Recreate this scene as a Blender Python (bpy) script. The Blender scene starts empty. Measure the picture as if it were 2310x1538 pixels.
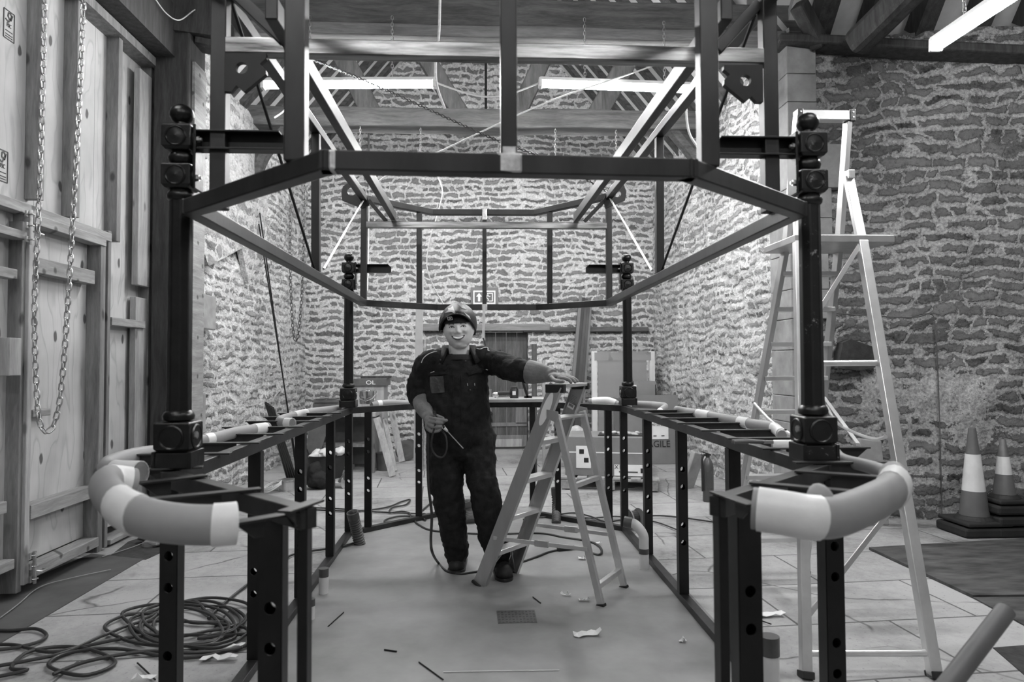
import bpy, bmesh, math, random
from mathutils import Vector, Matrix, noise
random.seed(7)
sc = bpy.context.scene
COL = sc.collection
PI = math.pi
V = Vector
# ---------------------------------------------------------------- camera, world, exposure
FPX = 1560.0
PITCH, YAW, ROLL = 0.0322, 0.0512, -0.0051
CAM = V((-0.085, 0.0, 1.36))
FW = V((math.sin(YAW)*math.cos(PITCH), math.cos(YAW)*math.cos(PITCH), math.sin(PITCH)))
R0 = V((math.cos(YAW), -math.sin(YAW), 0)); U0 = R0.cross(FW)
RT = R0*math.cos(ROLL) + U0*math.sin(ROLL); UP = U0*math.cos(ROLL) - R0*math.sin(ROLL)
cd = bpy.data.cameras.new('camera'); co = bpy.data.objects.new('camera', cd); COL.objects.link(co)
cd.sensor_width = 36; cd.lens = FPX/2310*36; cd.clip_start = .02
M = Matrix((RT, UP, -FW)).transposed().to_4x4(); M.translation = CAM; co.matrix_world = M
cd.dof.use_dof = True; cd.dof.focus_distance = 4.9; cd.dof.aperture_fstop = 3.2
sc.camera = co
w = bpy.data.worlds.new('world'); sc.world = w; w.use_nodes = True
w.node_tree.nodes['Background'].inputs[0].default_value = (1, 1, 1, 1)
w.node_tree.nodes['Background'].inputs[1].default_value = 0.09
sc.view_settings.view_transform = 'Standard'; sc.view_settings.look = 'None'
sc.view_settings.gamma = 1; sc.view_settings.exposure = 1.12
TUBE_E = 120.0            # emission of the fluorescent tubes
# ---------------------------------------------------------------- measured points -> places
def ray(px, py): return FW + RT*((px-1155)/FPX) - UP*((py-769)/FPX)
def at(px, py, Y): d = ray(px, py); return CAM + d*(Y/d.y)
def atz(px, py, z): d = ray(px, py); return CAM + d*((z-CAM.z)/d.z)
def atx(px, py, x): d = ray(px, py); return CAM + d*((x-CAM.x)/d.x)
def fl(px, py): return atz(px, py, 0)
# ---------------------------------------------------------------- mesh builder
def frame_of(d, up=V((0, 0, 1))):
    d = d.normalized()
    if abs(d.dot(up)) > .98: up = V((0, 1, 0))
    x = d.cross(up).normalized(); y = x.cross(d).normalized()
    return x, y, d
class MB:
    def __init__(s): s.v = []; s.f = []
    def add(s, vs, fs):
        n = len(s.v); s.v += [V(v) for v in vs]; s.f += [tuple(i+n for i in f) for f in fs]; return s
    def hexa(s, c8): # bottom 4 ccw, top 4 ccw
        return s.add(c8, [(3,2,1,0),(4,5,6,7),(0,1,5,4),(1,2,6,5),(2,3,7,6),(3,0,4,7)])
    def box(s, c, sz, rot=None):
        c = V(c); hx, hy, hz = sz[0]/2, sz[1]/2, sz[2]/2
        p = [V(q) for q in ((-hx,-hy,-hz),(hx,-hy,-hz),(hx,hy,-hz),(-hx,hy,-hz),(-hx,-hy,hz),(hx,-hy,hz),(hx,hy,hz),(-hx,hy,hz))]
        if rot is not None: p = [rot @ q for q in p]
        return s.hexa([c+q for q in p])
    def b2(s, a, b): # corner to corner
        return s.box([(a[i]+b[i])/2 for i in range(3)], [abs(a[i]-b[i]) for i in range(3)])
    def bar(s, p, q, w, h, up=V((0,0,1))):
        p, q = V(p), V(q); x, y, d = frame_of(q-p, V(up)); x = x*w/2; y = y*h/2
        return s.hexa([p-x-y, p+x-y, p+x+y, p-x+y, q-x-y, q+x-y, q+x+y, q-x+y])
    def tube(s, path, r, n=10, closed=False, cap=True, sx=1.0, up=V((0,0,1))):
        path = [V(p) for p in path]; m = len(path)
        rs = r if isinstance(r, (list, tuple)) else [r]*m
        x = None; base = len(s.v)
        for i, p in enumerate(path):
            if closed: t = path[(i+1) % m]-path[i-1]
            else: t = path[min(i+1, m-1)]-path[max(i-1, 0)]
            if t.length < 1e-9: t = V((0,0,1))
            t.normalize()
            if x is None: x, _, _ = frame_of(t, up)
            x = (x - t*x.dot(t));
            if x.length < 1e-6: x, _, _ = frame_of(t, up)
            x.normalize(); y = t.cross(x)
            for k in range(n):
                a = 2*PI*k/n; s.v.append(p + x*(math.cos(a)*rs[i]*sx) + y*(math.sin(a)*rs[i]))
        L = m if closed else m-1
        for i in range(L):
            a0 = base+i*n; b0 = base+((i+1) % m)*n
            for k in range(n): s.f.append((a0+k, a0+(k+1) % n, b0+(k+1) % n, b0+k))
        if cap and not closed:
            s.f.append(tuple(base+k for k in reversed(range(n)))); s.f.append(tuple(base+(m-1)*n+k for k in range(n)))
        return s
    def lathe(s, prof, loc, n=24, axis=V((0,0,1)), sq=False):
        x, y, d = frame_of(V(axis), V((0,1,0)) if abs(V(axis).z) > .9 else V((0,0,1)))
        base = len(s.v); loc = V(loc)
        for r, z in prof:
            for k in range(n):
                a = 2*PI*(k+.5)/n; rr = r/ math.cos(PI/4) if (sq and n == 4) else r
                s.v.append(loc + d*z + x*(math.cos(a)*rr) + y*(math.sin(a)*rr))
        for i in range(len(prof)-1):
            a0 = base+i*n; b0 = a0+n
            for k in range(n): s.f.append((a0+k, a0+(k+1) % n, b0+(k+1) % n, b0+k))
        s.f.append(tuple(base+k for k in reversed(range(n)))); s.f.append(tuple(base+(len(prof)-1)*n+k for k in range(n)))
        return s
    def prism(s, poly, o, u, v, t): # poly 2d in (u,v), extruded by vector t
        o, u, v, t = V(o), V(u), V(v), V(t); n = len(poly)
        a = [o+u*p[0]+v*p[1] for p in poly]
        return s.add(a+[p+t for p in a], [tuple(reversed(range(n))), tuple(range(n, 2*n))] + [(i, (i+1) % n, (i+1) % n+n, i+n) for i in range(n)])
    def ell(s, c, r, rot=None, nu=16, nv=10):
        c = V(c); base = len(s.v)
        for j in range(1, nv):
            ph = PI*j/nv
            for i in range(nu):
                th = 2*PI*i/nu; q = V((r[0]*math.sin(ph)*math.cos(th), r[1]*math.sin(ph)*math.sin(th), r[2]*math.cos(ph)))
                s.v.append(c + (rot @ q if rot is not None else q))
        q = V((0,0,r[2])); s.v.append(c+(rot @ q if rot is not None else q)); q = V((0,0,-r[2])); s.v.append(c+(rot @ q if rot is not None else q))
        T = base+(nv-1)*nu; B = T+1
        for j in range(nv-2):
            for i in range(nu): s.f.append((base+j*nu+i, base+(j+1)*nu+i, base+(j+1)*nu+(i+1) % nu, base+j*nu+(i+1) % nu))
        for i in range(nu):
            s.f.append((T, base+i, base+(i+1) % nu)); s.f.append((B, base+(nv-2)*nu+(i+1) % nu, base+(nv-2)*nu+i))
        return s
    def build(s, name, mat, parent=None, smooth=False, bevel=0, remesh=0, sm=0, flat=35):
        org = V((0,0,0))
        if parent is not None:
            p = parent
            while p: org = org + p.location; p = p.parent
        else:
            lo = min(v.z for v in s.v); n = len(s.v)
            org = V((sum(v.x for v in s.v)/n, sum(v.y for v in s.v)/n, lo))
        me = bpy.data.meshes.new(name); me.from_pydata([tuple(v-org) for v in s.v], [], s.f); me.validate(); me.update()
        bm = bmesh.new(); bm.from_mesh(me); bmesh.ops.recalc_face_normals(bm, faces=bm.faces); bm.to_mesh(me); bm.free()
        o = bpy.data.objects.new(name, me); COL.objects.link(o)
        if parent is None: o.location = org
        else: o.parent = parent
        me.materials.append(mat)
        if remesh:
            m = o.modifiers.new('remesh', 'REMESH'); m.mode = 'VOXEL'; m.voxel_size = remesh; m.use_smooth_shade = True
            if sm:
                m = o.modifiers.new('smooth', 'SMOOTH'); m.iterations = sm; m.factor = .5
        elif bevel:
            m = o.modifiers.new('bevel', 'BEVEL'); m.width = bevel; m.segments = 2; m.limit_method = 'ANGLE'; m.angle_limit = math.radians(40)
        if smooth:
            me.polygons.foreach_set('use_smooth', [True]*len(me.polygons))
            if flat: me.set_sharp_from_angle(angle=math.radians(flat))
        return o
def tag(o, label=None, cat=None, group=None, kind=None):
    if label: o['label'] = label
    if cat: o['category'] = cat
    if group: o['group'] = group
    if kind: o['kind'] = kind
    return o
def thing(name, loc, label, cat, group=None):
    o = bpy.data.objects.new(name, None); COL.objects.link(o); o.location = V(loc); o.empty_display_size = .1
    return tag(o, label, cat, group)
def struct(o): o['kind'] = 'structure'; return o
# smooth path through points
def spline(pts, k=8, closed=False):
    pts = [V(p) for p in pts]; n = len(pts); out = []
    rng = range(n if closed else n-1)
    for i in rng:
        if closed: a, b, c, d = pts[i-1], pts[i], pts[(i+1) % n], pts[(i+2) % n]
        else: a, b, c, d = pts[max(i-1,0)], pts[i], pts[i+1], pts[min(i+2,n-1)]
        for j in range(k):
            t = j/k; out.append(.5*((2*b)+(c-a)*t+(2*a-5*b+4*c-d)*t*t+(3*b-a-3*c+d)*t**3))
    if not closed: out.append(pts[-1])
    return out
def bmarker(): pass
# ---------------------------------------------------------------- materials (the photo is grey-scale)
def g(v): return (v, v, v, 1)
def newmat(name):
    m = bpy.data.materials.new(name); m.use_nodes = True; nt = m.node_tree
    return m, nt, nt.nodes['Principled BSDF']
def N(nt, t, **k):
    n = nt.nodes.new(t)
    for a, b in k.items():
        if a.startswith('i_'): n.inputs[a[2:].replace('_', ' ')].default_value = b
        else: setattr(n, a, b)
    return n
def ramp(nt, src, stops):
    r = nt.nodes.new('ShaderNodeValToRGB'); e = r.color_ramp.elements
    while len(e) < len(stops): e.new(.5)
    for i, (p, c) in enumerate(stops): e[i].position = p; e[i].color = g(c)
    nt.links.new(src, r.inputs[0]); return r.outputs[0]
def math2(nt, op, a, b=None):
    n = nt.nodes.new('ShaderNodeMath'); n.operation = op
    for i, q in enumerate((a, b)):
        if q is None: continue
        if isinstance(q, (int, float)): n.inputs[i].default_value = q
        else: nt.links.new(q, n.inputs[i])
    return n.outputs[0]
def mixv(nt, fac, a, b):
    n = nt.nodes.new('ShaderNodeMix'); n.data_type = 'RGBA'
    for s_, q in ((0, fac), (6, a), (7, b)):
        if isinstance(q, (int, float)): n.inputs[s_].default_value = q if s_ == 0 else g(q)
        else: nt.links.new(q, n.inputs[s_])
    return n.outputs[2]
def coord(nt, scale=(1,1,1), warp=0, wscale=2.0, src='Object'):
    tc = N(nt, 'ShaderNodeTexCoord'); out = tc.outputs[src]
    if src == 'World': pass
    if warp:
        no = N(nt, 'ShaderNodeTexNoise'); no.inputs['Scale'].default_value = wscale; no.inputs['Detail'].default_value = 3
        nt.links.new(out, no.inputs['Vector'])
        sub = N(nt, 'ShaderNodeVectorMath', operation='SUBTRACT'); nt.links.new(no.outputs['Color'], sub.inputs[0]); sub.inputs[1].default_value = (.5,.5,.5)
        mul = N(nt, 'ShaderNodeVectorMath', operation='SCALE'); nt.links.new(sub.outputs[0], mul.inputs[0]); mul.inputs['Scale'].default_value = warp
        ad = N(nt, 'ShaderNodeVectorMath', operation='ADD'); nt.links.new(out, ad.inputs[0]); nt.links.new(mul.outputs[0], ad.inputs[1]); out = ad.outputs[0]
    mp = N(nt, 'ShaderNodeMapping'); mp.inputs['Scale'].default_value = scale; nt.links.new(out, mp.inputs['Vector'])
    return mp.outputs[0]
def noi(nt, vec, scale, detail=4, rough=.55):
    n = N(nt, 'ShaderNodeTexNoise'); n.inputs['Scale'].default_value = scale; n.inputs['Detail'].default_value = detail; n.inputs['Roughness'].default_value = rough
    nt.links.new(vec, n.inputs['Vector']); return n.outputs['Fac']
def bump(nt, b, h, strength, dist=.01):
    n = N(nt, 'ShaderNodeBump'); n.inputs['Strength'].default_value = strength; n.inputs['Distance'].default_value = dist
    nt.links.new(h, n.inputs['Height']); nt.links.new(n.outputs[0], b.inputs['Normal'])
def uv2(nt, s=(1,1), warp=.03):
    c = coord(nt, (1,1,1), warp=warp, wscale=6); sp = N(nt, 'ShaderNodeSeparateXYZ'); nt.links.new(c, sp.inputs[0])
    cb_ = N(nt, 'ShaderNodeCombineXYZ'); nt.links.new(math2(nt, 'MULTIPLY', math2(nt, 'ADD', sp.outputs[0], sp.outputs[1]), s[0]), cb_.inputs[0]); nt.links.new(math2(nt, 'MULTIPLY', sp.outputs[2], s[1]), cb_.inputs[1])
    return cb_.outputs[0]
def flaky(name, lo, hi, fl_):
    m, nt, b = newmat(name); v = coord(nt); n = noi(nt, v, 9, 4, .6)
    c = ramp(nt, n, [(.3, lo), (.7, hi)]); k = math2(nt, 'MULTIPLY', ramp(nt, noi(nt, v, 38, 5, .75), [(.60, 0), (.64, 1)]), ramp(nt, noi(nt, v, 5, 2, .5), [(.52, 0), (.60, 1)]))
    c = mixv(nt, k, c, fl_); nt.links.new(c, b.inputs['Base Color']); b.inputs['Roughness'].default_value = .36; bump(nt, b, n, .3, .003); return m
def plain(name, lo, hi=None, rough=.5, metal=0, scale=6, bmp=0, stretch=(1,1,1), detail=4, bd=.004, spec=.5, coat=0):
    m, nt, b = newmat(name); hi = lo if hi is None else hi
    v = coord(nt, stretch); n = noi(nt, v, scale, detail, .6)
    nt.links.new(ramp(nt, n, [(.3, lo), (.7, hi)]), b.inputs['Base Color'])
    b.inputs['Roughness'].default_value = rough; b.inputs['Metallic'].default_value = metal; b.inputs['Specular IOR Level'].default_value = spec
    if coat: b.inputs['Coat Weight'].default_value = coat
    if bmp: bump(nt, b, noi(nt, v, scale*4, 5), bmp, bd)
    return m
def wood(name, lo, hi, axis='z', rough=.6, knots=.0, ring=1.0, spec=.3):
    m, nt, b = newmat(name)
    sc_ = {'z': (9,9,.8), 'y': (9,.8,9), 'x': (.8,9,9)}[axis]
    v = coord(nt, sc_, warp=.12, wscale=1.2)
    n = noi(nt, v, 2.2*ring, 6, .65)
    fine = noi(nt, v, 14, 3, .6)
    mix = math2(nt, 'ADD', math2(nt, 'MULTIPLY', n, .75), math2(nt, 'MULTIPLY', fine, .25))
    c = ramp(nt, mix, [(.36, lo), (.5, (lo+hi)/2), (.62, hi)])
    if knots:
        s2 = {'z': (1,1,.45), 'y': (1,.45,1), 'x': (.45,1,1)}[axis]
        vo = N(nt, 'ShaderNodeTexVoronoi'); vo.inputs['Scale'].default_value = 4.2; vo.voronoi_dimensions = '2D'; nt.links.new(uv2(nt, (s2[0] if s2[0] < 1 else 1, s2[2])), vo.inputs['Vector'])
        k = ramp(nt, vo.outputs['Distance'], [(.045, 0), (.075, .55), (.1, 1)])
        c = mixv(nt, math2(nt, 'MULTIPLY', math2(nt, 'SUBTRACT', 1.0, k), knots), c, lo*.18)
    nt.links.new(c, b.inputs['Base Color']); b.inputs['Roughness'].default_value = rough; b.inputs['Specular IOR Level'].default_value = spec
    bump(nt, b, mix, .25, .004)
    return m
def ply(name, lo, hi):
    m, nt, b = newmat(name)
    v = coord(nt, (2.6, 2.6, .42), warp=.22, wscale=1.6)
    n = noi(nt, v, 1.7, 2, .5)
    bands = math2(nt, 'FRACT', math2(nt, 'MULTIPLY', n, 7.0))
    c = ramp(nt, bands, [(0, (lo+hi)*.46), (.12, hi*.93), (.4, hi), (.9, hi), (1, (lo+hi)*.48)])
    c = mixv(nt, ramp(nt, noi(nt, coord(nt), 1.2, 4, .6), [(.4, 0), (.65, .55)]), c, lo)
    fine = noi(nt, coord(nt, (40, 40, 2)), 3, 3, .6)
    c = mixv(nt, math2(nt, 'MULTIPLY', fine, .35), c, lo)
    vo = N(nt, 'ShaderNodeTexVoronoi'); vo.inputs['Scale'].default_value = 3.0; vo.voronoi_dimensions = '2D'; nt.links.new(uv2(nt, (1, .5)), vo.inputs['Vector'])
    k = ramp(nt, vo.outputs['Distance'], [(.045, 1), (.065, 0)])
    c = mixv(nt, math2(nt, 'MULTIPLY', k, .85), c, lo*.14)
    nt.links.new(c, b.inputs['Base Color']); b.inputs['Roughness'].default_value = .7; b.inputs['Specular IOR Level'].default_value = .2
    return m
def stone(name, st_lo, st_hi, mo_lo, mo_hi, axis='x', bw=.34, rh=.125, th=.5, cover=.5, bs=.9, warp=.10, noisy=1.5, crev=.85, patch=None):
    m, nt, b = newmat(name)
    geo = N(nt, 'ShaderNodeNewGeometry'); sp = N(nt, 'ShaderNodeSeparateXYZ'); nt.links.new(geo.outputs['Position'], sp.inputs[0])
    u0 = sp.outputs[0] if axis == 'x' else sp.outputs[1]
    n1 = N(nt, 'ShaderNodeTexNoise'); n1.inputs['Scale'].default_value = 1.7; n1.inputs['Detail'].default_value = 2; nt.links.new(geo.outputs['Position'], n1.inputs['Vector'])
    n2 = N(nt, 'ShaderNodeTexNoise'); n2.inputs['Scale'].default_value = 7; n2.inputs['Detail'].default_value = 5; n2.inputs['Roughness'].default_value = .65; nt.links.new(geo.outputs['Position'], n2.inputs['Vector'])
    s1 = N(nt, 'ShaderNodeSeparateColor'); nt.links.new(n1.outputs['Color'], s1.inputs[0]); s2 = N(nt, 'ShaderNodeSeparateColor'); nt.links.new(n2.outputs['Color'], s2.inputs[0])
    cen = lambda o, k: math2(nt, 'MULTIPLY', math2(nt, 'SUBTRACT', o, .5), k)
    u = math2(nt, 'ADD', u0, math2(nt, 'ADD', cen(s1.outputs[0], .9), cen(s2.outputs[0], warp*1.9)))
    z = math2(nt, 'ADD', sp.outputs[2], math2(nt, 'ADD', cen(s1.outputs[1], .22), cen(s2.outputs[1], warp)))
    cb_ = N(nt, 'ShaderNodeCombineXYZ'); nt.links.new(u, cb_.inputs[0]); nt.links.new(z, cb_.inputs[1])
    br = N(nt, 'ShaderNodeTexBrick', offset=.37, squash=.62, squash_frequency=3); nt.links.new(cb_.outputs[0], br.inputs['Vector'])
    for k_, v_ in (('Scale',1),('Brick Width',bw),('Row Height',rh),('Mortar Size',.055),('Mortar Smooth',1),('Bias',0)): br.inputs[k_].default_value = v_
    br.inputs['Color1'].default_value = g(0); br.inputs['Color2'].default_value = g(1); br.inputs['Mortar'].default_value = g(.5)
    o = coord(nt, (1, .55, 1) if axis == 'y' else (1,1,1))
    big = noi(nt, o, 1.1, 3, .5); mid = noi(nt, o, 11, 6, .7); fine = noi(nt, o, 42, 5, .7)
    e = math2(nt, 'SUBTRACT', 1.0, br.outputs['Fac'])
    e = math2(nt, 'ADD', e, cen(mid, noisy)); e = math2(nt, 'ADD', e, math2(nt, 'MULTIPLY', math2(nt, 'SUBTRACT', big, cover), 1.6))
    if patch:
        for (pc, pr_, k_) in patch:
            vs = N(nt, 'ShaderNodeVectorMath', operation='SUBTRACT'); nt.links.new(geo.outputs['Position'], vs.inputs[0]); vs.inputs[1].default_value = pc
            vm = N(nt, 'ShaderNodeVectorMath', operation='MULTIPLY'); nt.links.new(vs.outputs[0], vm.inputs[0]); vm.inputs[1].default_value = (1, 1, 1.5)
            ln = N(nt, 'ShaderNodeVectorMath', operation='LENGTH'); nt.links.new(vm.outputs[0], ln.inputs[0])
            dd = math2(nt, 'ADD', ln.outputs['Value'], cen(mid, .5)); e = math2(nt, 'SUBTRACT', e, math2(nt, 'MULTIPLY', ramp(nt, math2(nt, 'DIVIDE', dd, pr_*1.2), [(.65, 1), (.95, 0)]), k_))
    ms = ramp(nt, e, [(max(0,th-.05), 0), (th+.06, 1)])
    spc = N(nt, 'ShaderNodeSeparateColor'); nt.links.new(br.outputs['Color'], spc.inputs[0])
    tone = math2(nt, 'ADD', math2(nt, 'MULTIPLY', spc.outputs[0], .25), math2(nt, 'MULTIPLY', mid, .38)); tone = math2(nt, 'ADD', tone, math2(nt, 'MULTIPLY', fine, .37))
    sc1 = ramp(nt, tone, [(.32, st_lo*.6), (.45, (st_lo+st_hi)/2), (.62, st_hi)])
    mc = ramp(nt, math2(nt, 'ADD', math2(nt, 'MULTIPLY', fine, .6), math2(nt, 'MULTIPLY', mid, .4)), [(.36, mo_lo*.5), (.46, mo_lo), (.60, mo_hi)])
    c = mixv(nt, ms, mc, sc1)
    cr = ramp(nt, math2(nt, 'ABSOLUTE', math2(nt, 'SUBTRACT', e, th-.02)), [(0, 1), (.05, 0)])
    cm = ramp(nt, noi(nt, o, 6.5, 3, .6), [(.53, 0), (.6, 1)])
    c = mixv(nt, math2(nt, 'MULTIPLY', math2(nt, 'MULTIPLY', cr, cm), crev), c, st_lo*.2)
    pit = ramp(nt, noi(nt, o, 24, 4, .7), [(.35, 1), (.40, 0)])
    c = mixv(nt, math2(nt, 'MULTIPLY', pit, .6*crev), c, st_lo*.4)
    nt.links.new(c, b.inputs['Base Color']); b.inputs['Roughness'].default_value = .95; b.inputs['Specular IOR Level'].default_value = .1
    h = math2(nt, 'ADD', math2(nt, 'MULTIPLY', ramp(nt, e, [(max(0,th-.25), .0), (th+.3, 1)]), .5), math2(nt, 'ADD', math2(nt, 'MULTIPLY', mid, .8), math2(nt, 'MULTIPLY', fine, .4)))
    bump(nt, b, h, bs, .03)
    return m
def flags(name, lo, hi, joint, scale=1.0, bw=1.0, rh=.62):
    m, nt, b = newmat(name)
    v = coord(nt, (1,1,1), warp=.014, wscale=2.5)
    rot = N(nt, 'ShaderNodeMapping'); rot.inputs['Rotation'].default_value = (0,0,-.06); nt.links.new(v, rot.inputs['Vector'])
    br = N(nt, 'ShaderNodeTexBrick'); nt.links.new(rot.outputs[0], br.inputs['Vector'])
    br.inputs['Scale'].default_value = scale; br.inputs['Brick Width'].default_value = bw; br.inputs['Row Height'].default_value = rh
    br.inputs['Mortar Size'].default_value = .007; br.inputs['Mortar Smooth'].default_value = .2; br.inputs['Bias'].default_value = 0
    br.inputs['Color1'].default_value = g(.25); br.inputs['Color2'].default_value = g(.75); br.inputs['Mortar'].default_value = g(.5)
    o = coord(nt); n1 = noi(nt, o, 1.6, 5, .6); n2 = noi(nt, o, 22, 5, .7)
    t = math2(nt, 'ADD', math2(nt, 'MULTIPLY', n1, .55), math2(nt, 'MULTIPLY', n2, .25))
    sp = N(nt, 'ShaderNodeSeparateColor'); nt.links.new(br.outputs['Color'], sp.inputs[0])
    t = math2(nt, 'ADD', t, math2(nt, 'MULTIPLY', sp.outputs[0], .2))
    c = ramp(nt, t, [(.36, lo*.75), (.46, (lo+hi)/2), (.58, hi)])
    # irregular cracks
    vo = N(nt, 'ShaderNodeTexVoronoi', feature='DISTANCE_TO_EDGE'); vo.inputs['Scale'].default_value = .8; nt.links.new(coord(nt, (1,1,1), warp=.12, wscale=3), vo.inputs['Vector'])
    ck = math2(nt, 'MULTIPLY', ramp(nt, vo.outputs['Distance'], [(.0015, 1), (.006, 0)]), ramp(nt, noi(nt, o, 1.3, 2), [(.5, 0), (.56, 1)]))
    j = math2(nt, 'MAXIMUM', br.outputs['Fac'], ck)
    c = mixv(nt, math2(nt, 'MULTIPLY', j, .8), c, joint)
    sp2 = ramp(nt, noi(nt, o, 60, 2), [(.3, 1), (.36, 0)])
    c = mixv(nt, math2(nt, 'MULTIPLY', sp2, .4), c, joint)
    nt.links.new(c, b.inputs['Base Color']); b.inputs['Roughness'].default_value = .75; b.inputs['Specular IOR Level'].default_value = .3
    bump(nt, b, math2(nt, 'SUBTRACT', math2(nt, 'MULTIPLY', n2, .3), j), .5, .006)
    return m
def emis(name, s):
    m, nt, b = newmat(name); b.inputs['Base Color'].default_value = g(.9)
    b.inputs['Emission Color'].default_value = g(1); b.inputs['Emission Strength'].default_value = s; return m
def sheet(name, lo, alpha, rough=.2):
    m, nt, b = newmat(name); b.inputs['Base Color'].default_value = g(lo); b.inputs['Alpha'].default_value = alpha; b.inputs['Roughness'].default_value = rough
    v = coord(nt, (1,1,1)); bump(nt, b, noi(nt, v, 9, 3), .6, .02); return m
m_steel = plain('new_steel', .013, .038, .40, .25, 7, .12, stretch=(1,1,.35))
m_steelb = plain('shine_streaked_steel', .05, .42, .30, .85, 9, .1, stretch=(.35,4,4), detail=8)  # pale streaks in the colour stand for tube light reflected on the bars
m_weld = plain('ground_weld', .35, .8, .35, .7, 30, .2)
m_cast = plain('black_cast_iron', .003, .012, .33, .25, 9, .35)
m_castr = flaky('flaking_cast_iron', .004, .012, .22)
m_leg = plain('black_steel_leg', .006, .013, .42, .35, 6, .1)
m_rail = plain('rail_steel', .022, .05, .4, .5, 8, .1)
m_gal = plain('galvanised_chain', .35, .7, .3, .8, 20)
m_dchain = plain('dull_chain', .06, .12, .5, .5, 20)
m_alu = plain('aluminium', .42, .62, .36, .75, 5, .05, stretch=(1,1,.2))
m_alub = plain('bright_aluminium', .6, .8, .3, .7, 5, .05)
m_blkplastic = plain('black_plastic', .012, .02, .4)
m_grey = plain('grey_paint', .10, .13, .5)
m_pine = wood('pine_stud', .12, .24, 'z', knots=.8)
m_piney = wood('pine_rail', .18, .34, 'y', knots=.8)
m_pinel = wood('pale_pine', .24, .4, 'z', knots=.6)
m_ply = ply('plywood', .30, .56)
m_oak = wood('dark_oak_post', .022, .06, 'z', rough=.7)
m_oakx = wood('old_oak_beam', .06, .14, 'x', rough=.8)
m_oakl = wood('old_pale_beam', .13, .25, 'x', rough=.8)
m_rafter = wood('rafter_oak', .035, .10, 'x', rough=.8)
m_board = plain('ceiling_board', .45, .6, .9, 0, 4, .1)
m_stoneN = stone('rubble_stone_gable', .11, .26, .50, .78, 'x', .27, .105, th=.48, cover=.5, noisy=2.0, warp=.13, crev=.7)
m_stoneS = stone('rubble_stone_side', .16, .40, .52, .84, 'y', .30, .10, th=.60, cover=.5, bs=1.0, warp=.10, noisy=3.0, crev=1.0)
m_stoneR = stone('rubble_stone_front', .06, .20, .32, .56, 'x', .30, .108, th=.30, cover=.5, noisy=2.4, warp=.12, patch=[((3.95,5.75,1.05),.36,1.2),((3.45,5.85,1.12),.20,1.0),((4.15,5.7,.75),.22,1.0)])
m_quoin = plain('dressed_stone', .20, .36, .9, 0, 5, .35, detail=8)
m_plaster = stone('rough_plaster', .16, .30, .45, .62, 'y', .4, .16, th=.95, cover=.5, warp=.2, noisy=1.0)
m_flag = flags('flagstones', .19, .38, .05)
m_conc = plain('concrete_screed', .17, .31, .62, 0, 1.7, .12, detail=8)
m_darkslab = plain('dark_slab', .05, .10, .8, 0, 3, .3, detail=6)
m_hole = plain('bare_earth', .02, .05, .95, 0, 14, .9)
m_foam = plain('grey_pipe_foam', .26, .31, .6, 0, 5, .1)
m_tape = plain('white_tape', .72, .82, .35, 0, 10, .25)
m_white = plain('white_plastic', .6, .7, .45)
m_card = plain('cardboard', .17, .22, .8, 0, 3)
m_cardl = plain('cardboard_light', .24, .3, .8, 0, 3)
m_label = plain('white_label', .7, .8, .5)
m_ink = plain('black_print', .01, .015, .6)
m_cable = plain('black_cable', .02, .035, .5)
m_rope = plain('white_rope', .5, .7, .7, 0, 60, .5)
m_cloth = plain('black_cotton', .009, .020, .75, 0, 25, .5, spec=.2)
m_clothk = plain('coverall_piping', .6, .7, .6)
m_leather = plain('grey_leather', .13, .24, .6, 0, 12, .5, bd=.006)
m_skin = plain('skin', .54, .64, .5, 0, 20, .05)
m_lip = plain('lips', .24, .28, .45)
m_teeth = plain('teeth', .8, .85, .3)
m_hair = plain('short_hair', .06, .12, .8, 0, 90, .5)
m_shirt = plain('black_shirt', .012, .018, .8)
m_helmet = plain('glossy_helmet', .012, .035, .5, 0, 5, 0, spec=.3)
m_helmetl = plain('silver_decal', .45, .6, .5, 0, 12)
m_rubber = plain('black_rubber', .012, .022, .65, 0, 10, .2)
m_cone = plain('cone_orange_plastic', .10, .14, .5)
m_conew = plain('cone_white_sleeve', .6, .75, .3)
m_hose = plain('ribbed_hose', .05, .10, .5)
m_glassy = sheet('clear_plastic_wrap', .75, .16)
m_bag = plain('printed_sack', .25, .6, .35, 0, 18, .3)
m_red = plain('extinguisher_red', .07, .085, .3)
m_tube = emis('lit_tube', TUBE_E); m_tube_soft = emis('lit_tube_soft', TUBE_E*.5)
# ================================================================ THE SETTING
def wallgrid(name, p0, p1, z0, ztop, mat, amp=.025, step=.045, nrm=None, holes=None):
    p0, p1 = V((p0[0], p0[1], 0)), V((p1[0], p1[1], 0)); L = (p1-p0).length; d = (p1-p0)/L
    n = V(nrm) if nrm else V((d.y, -d.x, 0)); nu = int(L/step)+1
    mb = MB(); H = max(ztop(0), ztop(L), ztop(L/2))-z0; nv = int(H/step)+1
    for j in range(nv+1):
        for i in range(nu+1):
            u = L*i/nu; z = z0+(ztop(u)-z0)*j/nv; p = p0+d*u+V((0,0,z))
            a = noise.fractal(p*3.2, .8, 2.2, 5)*amp + (noise.noise(p*11))*amp*.35
            mb.v.append(p+n*a)
    for j in range(nv):
        for i in range(nu):
            u = L*(i+.5)/nu; z = z0+(ztop(u)-z0)*(j+.5)/nv
            if holes and any(h[0] < u < h[1] and h[2] < z < h[3] for h in holes): continue
            a = j*(nu+1)+i; mb.f.append((a, a+1, a+nu+2, a+nu+1))
    o = mb.build(name, mat, smooth=True, flat=0); struct(o); return o
EAVE, HALF, YB = 4.25, 2.78, 10.9
TAN = math.tan(math.radians(50))
# floor
mb = MB(); mb.b2((-6, -3, -.2), (8, 12.5, 0)); floor = struct(mb.build('floor', m_flag))
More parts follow.
